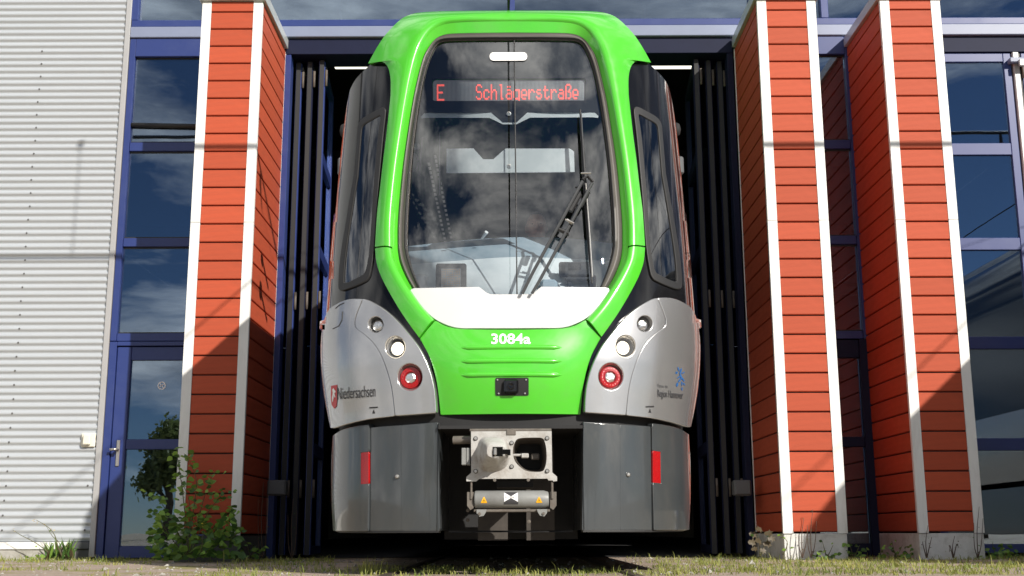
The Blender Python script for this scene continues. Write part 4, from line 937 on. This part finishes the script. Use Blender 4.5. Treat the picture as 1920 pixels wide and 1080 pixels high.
dv = cbox('driver_terminal', 1049, 491, 1107, 517, 7.55, .06, 'cabdark', tram, .008); cbox('screen', 1067, 493, 1090, 506, 7.543, .006, 'black', dv, .001)
cbox('stand', 1064, 518, 1072, 545, 7.56, .04, 'cabdark', dv); cbox('stand', 1104, 516, 1118, 545, 7.56, .04, 'cabdark', dv); cbox('shelf', 1060, 520, 1118, 525, 7.54, .05, 'cabdark', dv)
cbox('cover', 1013, 523, 1046, 560, 7.50, .08, 'dash2', tram, .02); cbox('edge_cover', 772, 512, 803, 545, 7.56, .05, 'white', tram, .02)
# rear partition panel with notch
PY = 9.0
pp = [(829, 253.5), (885, 253), (904.6, 274), (925, 274), (948.6, 253.5), (1078, 254), (1087, 260), (1088, 299), (829, 300)]
patch('sun_blind', pp, 'visor', tram, off=-.17, thick=.004, cham=.3, cell=20)
for l in ([(825.5, 250), (825.5, 365)], [(793, 257), (787, 328)]): tbuild(MB().tube([ca(x, y, PY-.05) for x, y in l], .008, 8), 'grab_rail', 'steel', tram, ang=40)
q = [ca(776+9*math.cos(a), 304+17*math.sin(a), 8.4) for a in np.linspace(0, 6.0, 20)]; lp = tbuild(MB().tube(q, .005, 6), 'cable_loop', 'steel', tram, ang=60); cbox('cable_plug', 772, 268, 787, 277, 8.4, .04, 'visor', lp)
mb = MB()
for (xa_, ya_), (xb_, yb_), n in (((804, 305), (834, 453), 19), ((816, 291), (846, 452), 20)):
    for i in range(n):
        t = i/(n-1); x, y = xa_+(xb_-xa_)*t, ya_+(yb_-ya_)*t; a = cp(x-2, y+1, 9.6+.25*i); b = cp(x+2.2, y-.8, 9.6+.25*i); mb.box(a[0], b[0], 9.6+.25*i, 9.66+.25*i, a[1], b[1])
M['dim'] = mat('reflected_dot_glow', (.6, .6, .58), .5, emit=(1, .95, .85), estr=.08)  # glowing boxes added in place of reflected dots in the windscreen
sr = tbuild(mb, 'reflected_dot_row', 'dim', tram); sr['kind'] = 'stuff'
cbox('cab_floor', 700, 640, 1214, 650, 8.2, 1.2, 'cabdark', tram) if False else None
tbuild(MB().box(-1.15, 1.15, 8.3, 21.5, .95, 1.0), 'cab_floor', 'cabdark', tram)
wnd = tbuild(MB().tube([ca(904, 447, 8.0), ca(913, 435, 7.95)], [.008, .014], 10), 'desk_microphone', 'num', tram, ang=40)
# seat
HX = ca(1006, 428, 8.5)[0]; HZ = ca(1006, 428, 8.5)[2]
st = tbuild(MB().box(HX-.23, HX+.23, 8.73, 8.83, HZ-.80, HZ-.10, .05), 'driver_seat', 'cabdark', tram); tbuild(MB().box(HX-.23, HX+.23, 8.25, 8.72, HZ-.90, HZ-.80, .04), 'cushion', 'cabdark', st)
tbuild(MB().box(HX-.06, HX+.06, 8.40, 8.55, 1.0, HZ-.90), 'seat_post', 'cabdark', st)
# ================================================================== DRIVER
def driver():
    o_ = np.array([HX+XC, 8.5, HZ])
    J = {'pel': (0, .06, -.72), 'waist': (0, .07, -.58), 'chest': (0, .05, -.38), 'neckb': (0, .03, -.20), 'neck': (0, .02, -.12), 'hb': (0, .0, -.05)}
    vs = []; ed = []; ra = []
    def a(p, r, par=None):
        vs.append(tuple(o_+np.array(p))); ra.append(r)
        if par is not None: ed.append((par, len(vs)-1))
        return len(vs)-1
    pel = a(J['pel'], (.17, .13)); wa = a(J['waist'], (.155, .12), pel); chx = a(J['chest'], (.17, .125), wa); nb = a(J['neckb'], (.10, .075), chx); nk = a(J['neck'], (.058, .06), nb); a(J['hb'], (.056, .06), nk)
    for s in (-1, 1):
        sh = a((s*.175, .05, -.265), (.065, .065), chx); el = a((s*.245, -.06, -.50), (.045, .045), sh); wr = a((s*.17, -.30, -.60), (.030, .026), el); pa = a((s*.155, -.37, -.605), (.036, .018), wr)
        for k in range(4):
            x = s*(.155+(.026-.0175*k)); l = (.035, .042, .040, .032)[k]
            f1 = a((x, -.40, -.605), (.010, .010), pa); f2 = a((x, -.40-l*.6, -.615), (.009, .009), f1); a((x, -.40-l, -.635), (.008, .008), f2)
        t1 = a((s*.118, -.35, -.612), (.011, .011), wr); a((s*.108, -.385, -.622), (.009, .009), t1)
        hp_ = a((s*.09, .02, -.74), (.085, .085), pel); kn = a((s*.13, -.42, -.73), (.065, .065), hp_); an = a((s*.13, -.46, -1.12), (.045, .045), kn); a((s*.13, -.60, -1.17), (.04, .035), an)
    me = bpy.data.meshes.new('person'); me.from_pydata(vs, ed, []); ob = bpy.data.objects.new('person', me); COL.objects.link(ob)
    ob.modifiers.new('s', 'SKIN'); sv = me.skin_vertices[0].data
    for i, r in enumerate(ra): sv[i].radius = r
    sv[0].use_root = True
    m_ = ob.modifiers.new('d', 'SUBSURF'); m_.levels = 2
    dg = bpy.context.evaluated_depsgraph_get(); m2 = bpy.data.meshes.new_from_object(ob.evaluated_get(dg)); bpy.data.objects.remove(ob)
    bm = bmesh.new(); bm.from_mesh(m2)
    # head: an egg with brow, nose, cheeks, chin and ears
    def add(fn, cx, n=24):
        r = bmesh.ops.create_uvsphere(bm, u_segments=n, v_segments=n//2+4, radius=1)
        for v in r['verts']: v.co = Vector(o_+np.array(fn(*v.co)))
    def skull(x, y, z):
        w_ = .077*(1-.20*max(0, -z)**1.5); d_ = .098 if y > 0 else .092
        yy = y*d_-.005; zz2 = z*.122
        if y < 0:
            yy -= .010*math.exp(-((z-.28)/.16)**2)*math.exp(-(x/.5)**2)               # brow
            yy += .010*math.exp(-((z-.05)/.12)**2)*math.exp(-((abs(x)-.42)/.18)**2)    # sockets
            yy -= .008*math.exp(-((z+.78)/.14)**2)*math.exp(-(x/.35)**2)               # chin
        return (x*w_, yy, zz2)
    add(skull, 0, 40)
    add(lambda x, y, z: (x*.014*(1.25-.5*z), -.100+y*.018-.008*(1-z)*.5, -.012+z*.030), 0, 12)   # nose
    for s in (-1, 1):
        add(lambda x, y, z: (s*.078+x*.010, .010+y*.018, -.005+z*.032), 0, 12)                  # ear
        add(lambda x, y, z: (s*.031+x*.013, -.083+y*.010, .008+z*.010), 0, 12)                   # eye
    for dz in (-.052, -.064): add(lambda x, y, z: (x*.024, -.090+y*.009+.004*abs(x), dz+z*.006), 0, 12)   # lips
    bm.to_mesh(m2); bm.free()
    ob = bpy.data.objects.new('person', m2); COL.objects.link(ob); m_ = ob.modifiers.new('r', 'REMESH'); m_.mode = 'VOXEL'; m_.voxel_size = .0085
    m_ = ob.modifiers.new('s', 'SMOOTH'); m_.iterations = 3
    dg = bpy.context.evaluated_depsgraph_get(); m3 = bpy.data.meshes.new_from_object(ob.evaluated_get(dg)); bpy.data.objects.remove(ob)
    m3.name = 'person'; m3.materials.clear()
    for k in ('skin', 'navy', 'ink'): m3.materials.append(M[k])
    for p in m3.polygons:
        c = Vector(p.center)-Vector(o_); p.use_smooth = True
        p.material_index = 0 if (c.z > -.145 or (c.y < -.30 and c.z > -.66 and c.z < -.56)) else 1
        if abs(c.z-.008) < .005 and abs(abs(c.x)-.031) < .006 and c.y < -.08: p.material_index = 2
    b0 = Vector((o_[0], o_[1], o_[2]-.88)); m3.transform(Matrix.Translation(-b0)); ob = bpy.data.objects.new('person', m3); COL.objects.link(ob); ob.location = b0
    tag(ob, 'person with short grey hair in a dark jacket sitting at the tram controls', 'person')
    hb = bmesh.new(); bmesh.ops.create_uvsphere(hb, u_segments=32, v_segments=20, radius=1)
    kill = []
    for v in hb.verts:
        x, y, z = v.co
        if z < (-.25 if y > .25 else .46+.25*min(0, y)*-1 if y < -.2 else .1): kill.append(v)
    bmesh.ops.delete(hb, geom=kill, context='VERTS')
    for v in hb.verts: x, y, z = v.co; v.co = Vector(o_)-b0+Vector((x*.083, y*(.106 if y > 0 else .098)-.003, z*.128))
    hm = bpy.data.meshes.new('hair'); hb.to_mesh(hm); hb.free(); hm.materials.append(M['hair']); hm.polygons.foreach_set('use_smooth', [True]*len(hm.polygons))
    h = bpy.data.objects.new('hair', hm); COL.objects.link(h); h.parent = ob
driver()

# ================================================================== NEXT TRAM (stands before the right gate, outside the picture; its shadow is in it)
DX2 = 7.5
t2 = thing('tram', 'second tram with a dark front standing before the next gate to the right', 'tram', (XC+DX2, Y0+.4, 0)); KEEP = {'upper_frame', 'lower_frame', 'hood', 'windscreen', 'windscreen_seal', 'frame_reveal', 'white_panel', 'corner_mask', 'side_window', 'side_window_frame', 'headlight_panel', 'side_panel', 'nose_backing', 'skirt_flap', 'corner_skirt', 'body_side', 'side_skirt', 'side_band', 'roof', 'underfloor', 'rear_wall', 'black_print', 'cab_floor', 'skirt_return', 'recess_lining', 'red_reflector'}
def copy_part(o, par):
    c = o.copy(); COL.objects.link(c); c.parent = par
    for ch in list(o.children):
        if ch.name.split('.')[0] in KEEP: copy_part(ch, c)
for o in list(tram.children):
    if o.name.split('.')[0] in KEEP: copy_part(o, t2)
for c in [c for c in t2.children]:
    if c.name.split('.')[0] in ('upper_frame', 'lower_frame', 'hood', 'roof', 'frame_reveal'): c.material_slots[0].link = 'OBJECT'; c.material_slots[0].material = M['black' if 'roof' not in c.name else 'skirt']
for o in (tram, t2): o['group'] = 'trams at the depot gates'

# ================================================================== OVERHEAD LINE
YP, ZP = YF-3.0, 4.09+3.0/math.cos(AZ)*math.tan(EL)
ol = thing('overhead_portal', 'overhead line portal spanning the tracks above the photographer', 'portal', (-9.5, YP, 0))
MB().tube([(-9.5, YP, ZP), (12.5, YP, ZP)], .026, 10).build('crossbar', 'wire', ol, smooth=True)
for x in (-9.5, 12.5): MB().tube([(x, YP, 0), (x, YP, ZP+.6)], [.11, .08], 12).build('mast', 'alu', ol, smooth=True)
ZW = 5.02
for x in (GX, GX+DX2):
    w_ = MB().tube([(x, -40, ZW), (x, YW-.02, ZW)], .009, 6).build('contact_wire', 'wire', ol, smooth=True)
    MB().tube([(x-.10, YP, ZP), (x-.10, YP, ZP-.16), (x, YP, ZP-.30)], [.02, .03, .012], 8).build('insulator', 'wire', ol, smooth=True)
    MB().tube([(x, YP, ZP-.28), (x+.02, YP+1.3, ZW+.01)], .004, 6).build('hanger', 'wire', ol, smooth=True); MB().tube([(x+.1, YP, ZP-.1), (x, YP+2.2, ZW+.01)], .004, 6).build('hanger', 'wire', ol, smooth=True)
p_ = at(150, 260, YW); k_ = 3.2/math.cos(AZ)
MB().tube([(p_.x+(YW-YP)*math.tan(AZ), YP, ZP), (p_.x+(YW-YP)*math.tan(AZ), YP, ZP+1.28), ], [.006, .006], 6).build('rod', 'wire', ol, smooth=True)
MB().lathe([(0, -.05), (.03, -.03), (.03, .03), (0, .05)], (p_.x+(YW-YP)*math.tan(AZ), YP, ZP+1.3), (0, 0, 1), 10).build('insulator', 'wire', ol, smooth=True)

# ================================================================== PLANTS
lv = MB().add([(0, 0, 0), (.30, .36, .06), (.62, .33, .02), (1, 0, -.10), (.62, -.33, .02), (.30, -.36, .06), (.33, 0, -.03), (.65, 0, -.05)], [(0, 6, 1), (1, 6, 7, 2), (2, 7, 3), (0, 5, 6), (5, 4, 7, 6), (4, 3, 7)])
def leaf_mesh(m):
    o = lv.build('leaf', m, smooth=True); me = o.data; bpy.data.objects.remove(o); return me
LV = {k: leaf_mesh(k) for k in ('leaf', 'leafd', 'leafp')}
lob = [(0, 0, 0)]+[(.55+.45*(1 if i % 2 == 0 else .50)*math.cos(rad(-150+300*i/10)), .5*(1 if i % 2 == 0 else .52)*math.sin(rad(-150+300*i/10)), .04*(i % 2)-.02) for i in range(11)]
o = MB().add(lob+[(.5, 0, -.05)], [(12, i, i+1) for i in range(0, 11)]+[(12, 11, 0)]).build('leaf', 'leafp', smooth=True); LV['lobed'] = o.data; bpy.data.objects.remove(o)
def put_leaf(par, me, p, size, az=None, tilt=None):
    a = random.uniform(0, 6.28) if az is None else az; t = random.uniform(-.7, .5) if tilt is None else tilt
    inst('leaf', me, par, p, (random.uniform(.35, 1.45), random.uniform(-.5, .5), random.choice((0, 3.14))+random.uniform(-1.0, 1.0)), (size, size*random.uniform(.8, 1.1), size))
def branch(pts, Y, r=.006): return [at(x, y, Y+random.uniform(-.02, .02)) for x, y in pts]
def plant(name, label, base, Y, stems, leafm, lsize, n_per, extra=0, ebox=None, cat='plant', jit=7, stemm='stem', deep=.12, taper=True):
    b = at(*base, Y); t_ = thing(name, label, cat, (b.x, Y, 0))
    mb = MB()
    for st_ in stems:
        q = cr(st_, 4); P = [at(x, y, Y) for x, y in q]; mb.tube(P, [max(.0022, .006*(1-.75*i/len(P))) for i in range(len(P))], 5)
    mb.build('stem', stemm, t_, smooth=True)
    for st_ in stems:
        q = cr(st_, 8); m_ = len(q); n = int(n_per*m_/9)
        for k in range(n):
            f = .18+.82*(k+random.random())/max(1, n); x, y = q[min(m_-1, int(f*m_))]
            p = at(x+random.gauss(0, jit*.6), y+random.gauss(0, jit*.45), Y+random.uniform(-deep, deep)); put_leaf(t_, LV[random.choice(leafm)], p, lsize*random.uniform(.6, 1.15)*(1-.35*f if taper else 1))
    for k in range(extra):
        x0, y0, x1, y1 = ebox; p = at(random.uniform(x0, x1), y1-(y1-y0)*random.random()**1.4, Y+random.uniform(-deep, deep)*1.3); put_leaf(t_, LV[random.choice(leafm)], p, lsize*random.uniform(.6, 1.1))
    return t_
BY = YF-.28
plant('shrub', 'green leafy shrub growing at the foot of the left orange pilaster by the door', (352, 1046), BY,
      [[(352, 1046), (348, 980), (342, 920), (336, 880), (330, 838)], [(350, 1040), (362, 960), (368, 900), (352, 862), (345, 850)], [(355, 1040), (375, 960), (392, 905), (404, 884)], [(356, 1045), (385, 970), (410, 935), (428, 918)], [(352, 1045), (325, 980), (300, 940), (285, 925)], [(352, 1045), (318, 1005), (295, 965), (283, 955)], [(358, 1046), (400, 1000), (430, 965), (443, 955)], [(358, 1046), (405, 1020), (440, 1005), (446, 990)], [(348, 1046), (310, 1030), (290, 1010), (283, 1000)], [(352, 1046), (356, 950), (340, 900)]],
      ['leaf', 'leaf', 'leafd'], .092, 9.5, 230, (284, 968, 446, 1046), jit=11)
tt = plant('yellow_weed', 'small plant with yellow leaves among the shrub by the left pilaster', (375, 1040), BY-.12, [[(375, 1046), (380, 1010), (382, 985)]], ['leaf'], .03, 2)
for k in range(16): inst('petal', LV['leaf'], tt, at(382+random.gauss(0, 8), 982+random.gauss(0, 3), BY-.15), (0, random.uniform(-.5, .5), random.uniform(0, 6)), (.025,)*3)
for c in tt.children:
    if c.name.startswith('petal'):
        break
pm = LV['leaf'].copy(); pm.materials.clear(); pm.materials.append(M['flower'])
for c in tt.children:
    if c.name.startswith('petal'): c.data = pm
w1 = plant('flowering_weed', 'tall yellow flowering weed in front of the concrete base of the corrugated wall', (110, 1050), YW-.25, [[(112, 1050), (105, 1010), (92, 990), (68, 975)], [(114, 1050), (112, 1020), (98, 1005), (86, 985)], [(108, 1050), (70, 1020), (40, 1004), (24, 994)]], ['leaf'], .035, .7)
for k in range(26):
    x, y = random.choice(((67, 974), (71, 979), (86, 984), (25, 994), (98, 992))); inst('petal', pm, w1, at(x+random.gauss(0, 2), y+random.gauss(0, 2), YW-.25), (0, random.uniform(-.5, .5), random.uniform(0, 6)), (.02,)*3)
for k in range(60):
    p = at(random.uniform(86, 138), 1050, YW-.25+random.uniform(-.15, .1)); p.z = .0; inst('leaf', LV[random.choice(('leaf', 'leafd', 'leafp'))], w1, p, (random.uniform(-.3, .3), random.uniform(-1.45, -.7), random.uniform(0, 6.28)), (random.uniform(.10, .27), .035, .1))
plant('broad_leaf_weed', 'broad leaf weed growing between concrete base and blue door', (64, 1052), YW-.4, [[(64, 1052), (62, 1046)]], ['leaf'], .07, 1, 9, (50, 1042, 82, 1052))
bl = plant('broad_leaf_plant', 'pinkish broad leaved plant at the right gate post beside a white plinth', (1425, 1044), YF+.05, [[(1425, 1044), (1424, 1020), (1420, 1000)], [(1425, 1044), (1440, 1010), (1445, 1005)]], ['leafd'], .05, 1)
for x, y, s_ in ((1412, 1000, .16), (1424, 992, .17), (1440, 1000, .17), (1447, 1010, .15), (1410, 1016, .16), (1424, 1012, .18), (1438, 1020, .17), (1432, 1030, .14), (1416, 1030, .13)):
    inst('leaf', LV['lobed'], bl, at(x-8, y, YF-.0-random.uniform(0, .08)), (random.uniform(.9, 1.5), random.uniform(-.3, .4), random.uniform(-.6, .6)), (s_*.55,)*3)
plant('trailing_vine', 'green vine hanging over the left edge of the white plinth', (1470, 1042), YF-.06, [[(1468, 1040), (1474, 1028), (1476, 1016), (1468, 1006), (1464, 1000)]], ['leaf'], .045, 2.2, jit=5)
for (x, top, lab, Yp) in ((1505, 972, 'left of two dry weeds before the white plinth right of the tram', YF-.1), (1522, 955, 'taller dry weed standing before the middle of the white plinth', YF-.1), (1738, 985, 'dry stemmed weed at the left corner of the rightmost plinth', YF-.1), (1788, 1005, 'low dry weed before the middle of the rightmost plinth', YF-.1), (1834, 950, 'tall dry weed at the right corner of the rightmost pilaster', YF-.1), (492, 905, 'dry climbing weed beside the grey box on the left gate post', YF+.35), (548, 935, 'dry weed in the dark between gate post and gate leaves', YF+.6)):
    stems = [[(x, 1046), (x-2, (1046+top)/2), (x+2, top)], [(x, 1046), (x+6, 1020), (x+9, top+22)], [(x-1, 1046), (x-7, 1022), (x-8, top+30)]]
    plant('dry_weed', lab, (x, 1046), Yp, stems, ['leafp', 'leafd'], .022, 1.6, jit=5, stemm='drystem', deep=.04)
for x, n, lab, w_ in ((1600, 26, 'low dark green weeds at the left of the gap between the right pilasters', 26), (1680, 40, 'low leafy weed in the middle of the dark gap between the right pilasters', 36), (1868, 46, 'leafy weed at the foot of the right blue gate', 34), (470, 26, 'low weed in the shade beside the left pilaster base', 26), (1460+90, 20, 'small weed at the right end of the white plinth', 30)):
    plant('low_weed', lab, (x, 1046), YF+.1 if x != 1550 else YF-.2, [[(x, 1046), (x-4, 1030), (x-8, 1015)], [(x, 1046), (x+6, 1035), (x+12, 1022)]], ['leafd', 'leaf'], .055, 1.5, n, (x-w_, 1020 if x != 1550 else 1034, x+w_, 1047))

# ================================================================== GRASS
def blades(n, xy, h, wd, lean_, name):
    x, y = xy; a = RNG.uniform(0, 2*np.pi, n); hh = h; dx, dy = np.cos(a), np.sin(a); l = lean_*hh
    w2 = wd/2; px_, py_ = -dy, dx; b1 = np.stack([x+px_*w2, y+py_*w2, np.zeros(n)], 1); b2 = np.stack([x-px_*w2, y-py_*w2, np.zeros(n)], 1)
    m1 = np.stack([x+dx*l*.35+px_*w2*.8, y+dy*l*.35+py_*w2*.8, hh*.6], 1); m2 = np.stack([x+dx*l*.35-px_*w2*.8, y+dy*l*.35-py_*w2*.8, hh*.6], 1); tp = np.stack([x+dx*l, y+dy*l, hh*(1-.25*np.minimum(lean_, 1))], 1)
    V = np.stack([b1, b2, m2, m1, tp], 1).reshape(-1, 3); k = np.arange(n)*5
    Fq = np.stack([k, k+1, k+2, k+3], 1).tolist()+np.stack([k+3, k+2, k+4], 1).tolist(); return V, Fq
def noise2(x, y):
    return (np.sin(x*1.9+1.3*np.sin(y*2.3+.5))+np.sin(y*3.1+x*.7+2)+np.sin(x*4.7-y*2.9+1.1)*.7+np.sin(x*9.1+y*7.3)*.5)/3.2
Vs = []; Fs = []; off = 0
def addb(n, xy, h, wd, le):
    global off
    V, Fq = blades(n, xy, h, wd, le, ''); Vs.append(V); Fs.extend([[i+off for i in f] for f in Fq]); off += len(V)
GS = KF/1.12
NB = 90000; y = RNG.uniform(6.6, 11.5, NB); x = RNG.uniform(-.5, .5, NB)*y*.95; ppx = x/y*2150+960; nz = noise2(x*1.6, y*1.6)
front = np.clip(1-(y-7.0)/1.0, 0, 1)
right = np.clip((ppx-1150)/150, 0, 1)
wallL = ((ppx < 640) & (y > 10.3))*.9
dens = np.where((ppx > 640) & (ppx < 1500), front*1.0, 0)+right*.75+wallL+(ppx < 640)*np.clip(nz-.25, 0, 1)*1.1+((ppx > 430) & (ppx < 640))*.25
nz2 = noise2(x*5.3+3, y*4.1); dens = np.clip(dens*(.40+.75*nz+.55*nz2), 0, 1); dens[(np.abs(x) < .9) & (y > 7.3)] = 0
k = RNG.random(NB) < dens*.62; x, y = x[k], y[k]; n = len(x); print('grass blades', n)
addb(n, (x*GS, y*GS), RNG.gamma(2.2, .0105, n)*(1+.5*np.clip(noise2(x*7, y*6), -1, 1))+.008, RNG.uniform(.004, .008, n), RNG.uniform(.3, 1.5, n))
for tx, ty, hgt, cnt in ((702, 7.15, .14, 60), (690, 7.2, .10, 40), (735, 7.3, .11, 34), (748, 7.35, .08, 30), (815, 7.3, .08, 60), (835, 7.2, .07, 50), (890, 7.3, .07, 60), (905, 7.25, .06, 40), (990, 7.2, .05, 40), (1090, 7.2, .05, 50), (1230, 8.6, .09, 40), (1300, 9.0, .08, 30), (1110, 7.3, .06, 20), (1560, 8.0, .07, 40), (1640, 8.4, .06, 40), (30, 11.0, .08, 30), (100, 10.9, .08, 40), (250, 10.8, .07, 40), (840, 7.1, .06, 40), (960, 7.1, .05, 40), (1380, 7.6, .06, 50), (1720, 7.8, .06, 40), (470, 9.6, .09, 14), (540, 9.8, .06, 30), (1850, 8.2, .06, 40)):
    ty *= GS; X = (tx-958)/2150*ty; addb(cnt, (X+RNG.normal(0, .035, cnt), ty+RNG.normal(0, .05, cnt)), RNG.uniform(.35, 1.0, cnt)*hgt, RNG.uniform(.0035, .006, cnt), RNG.uniform(.1, 1.0, cnt))
V = np.concatenate(Vs); me = bpy.data.meshes.new('grass'); me.from_pydata(V.tolist(), [], Fs); me.materials.append(M['grass']); o = bpy.data.objects.new('grass', me); COL.objects.link(o); o['kind'] = 'stuff'
t = M['grass'].node_tree; b = t.nodes['Principled BSDF']   # straw to green by patches
co = t.nodes.new('ShaderNodeTexCoord'); ns = t.nodes.new('ShaderNodeTexNoise'); ns.inputs['Scale'].default_value = 3.2; ns.inputs['Detail'].default_value = 8; ns.inputs['Roughness'].default_value = .75; t.links.new(co.outputs['Object'], ns.inputs['Vector'])
rp = t.nodes.new('ShaderNodeValToRGB'); rp.color_ramp.elements[0].position = .36; rp.color_ramp.elements[0].color = (.12, .20, .035, 1); rp.color_ramp.elements[1].position = .64; rp.color_ramp.elements[1].color = (.44, .42, .12, 1); t.links.new(ns.outputs[0], rp.inputs[0]); t.links.new(rp.outputs[0], b.inputs['Base Color'])
for nd in t.nodes:
    if nd.type == 'BSDF_TRANSLUCENT': t.links.new(rp.outputs[0], nd.inputs[0])

# pebbles and crumbs of mortar on the yard
NPB = 900; py_ = RNG.uniform(6.9, 11.3, NPB)*GS; px__ = RNG.uniform(-.48, .48, NPB)*py_; sz = RNG.gamma(2, .004, NPB)+.003
tet = np.array([(1, 0, .1), (-.5, .85, .0), (-.6, -.8, .1), (.1, .1, .9), (.5, .6, .45), (-.1, -.7, .5)]); V = (tet[None]*sz[:, None, None]*RNG.uniform(.6, 1.3, (NPB, 6, 3)))+np.stack([px__, py_, np.zeros(NPB)], 1)[:, None]
Fp = [[i*6+a for a in f] for i in range(NPB) for f in ((0, 4, 5), (4, 3, 5), (4, 1, 3), (1, 2, 3), (2, 5, 3), (0, 1, 4), (0, 5, 2))]
me = bpy.data.meshes.new('gravel'); me.from_pydata(V.reshape(-1, 3).tolist(), [], Fp); me.materials.append(M['conc']); o = bpy.data.objects.new('gravel', me); COL.objects.link(o); o['kind'] = 'stuff'

# ================================================================== TREES ACROSS THE YARD (seen in the window glass)
def tree(x, y, h, r, label):
    t_ = thing('broadleaf_tree', label, 'tree', (x, y, 0), 'trees across the yard')
    mb = MB(); mb.tube([(x, y, 0), (x+.1, y, h*.3), (x-.05, y+.1, h*.6), (x, y, h*.9)], [.22, .17, .10, .03], 8)
    cl = []
    for k in range(9):
        a = random.uniform(0, 6.28); z0 = h*random.uniform(.25, .7); e = Vector((x+math.cos(a)*r*random.uniform(.5, .95), y+math.sin(a)*r*random.uniform(.5, .95), z0+h*random.uniform(.1, .3))); mb.tube([(x, y, z0), e], [.07, .015], 6); cl.append(e)
    mb.build('trunk', 'bark', t_, smooth=True)
    cl += [Vector((x+random.gauss(0, r*.35), y+random.gauss(0, r*.35), h*random.uniform(.45, 1.0))) for k in range(12)]
    C_ = np.array([tuple(c) for c in cl]); n = 3600; c = C_[RNG.integers(0, len(C_), n)]+RNG.normal(0, r*.20, (n, 3)); s_ = RNG.uniform(.08, .17, n)[:, None]
    u = RNG.normal(size=(n, 3)); u /= np.linalg.norm(u, axis=1, keepdims=True); v_ = np.cross(u, RNG.normal(size=(n, 3))); v_ /= np.linalg.norm(v_, axis=1, keepdims=True)
    V = np.stack([c-u*s_, c+v_*s_*.6, c+u*s_, c-v_*s_*.6], 1).reshape(-1, 3)-np.array([x, y, 0]); me = bpy.data.meshes.new('crown'); me.from_pydata(V.tolist(), [], np.arange(n*4).reshape(-1, 4).tolist()); me.materials.append(M['treeleaf'])
    o = bpy.data.objects.new('crown', me); COL.objects.link(o); o.parent = t_
for x, y, h, r, lab in ((-14.9, -26, 5.3, 1.1, 'slim tree across the yard mirrored in the blue door'), (-12.4, -27, 5.0, 1.5, 'wider tree across the yard mirrored beside the first in the blue door'), (-21, -30, 5, 2.4, 'bushy tree across the yard far to the left'), (16.5, -26, 4.2, 2.4, 'low tree across the yard mirrored in the right gate'), (20.5, -27, 5.2, 2.6, 'taller tree across the yard mirrored at the right edge')): tree(x, y, h, r, lab)
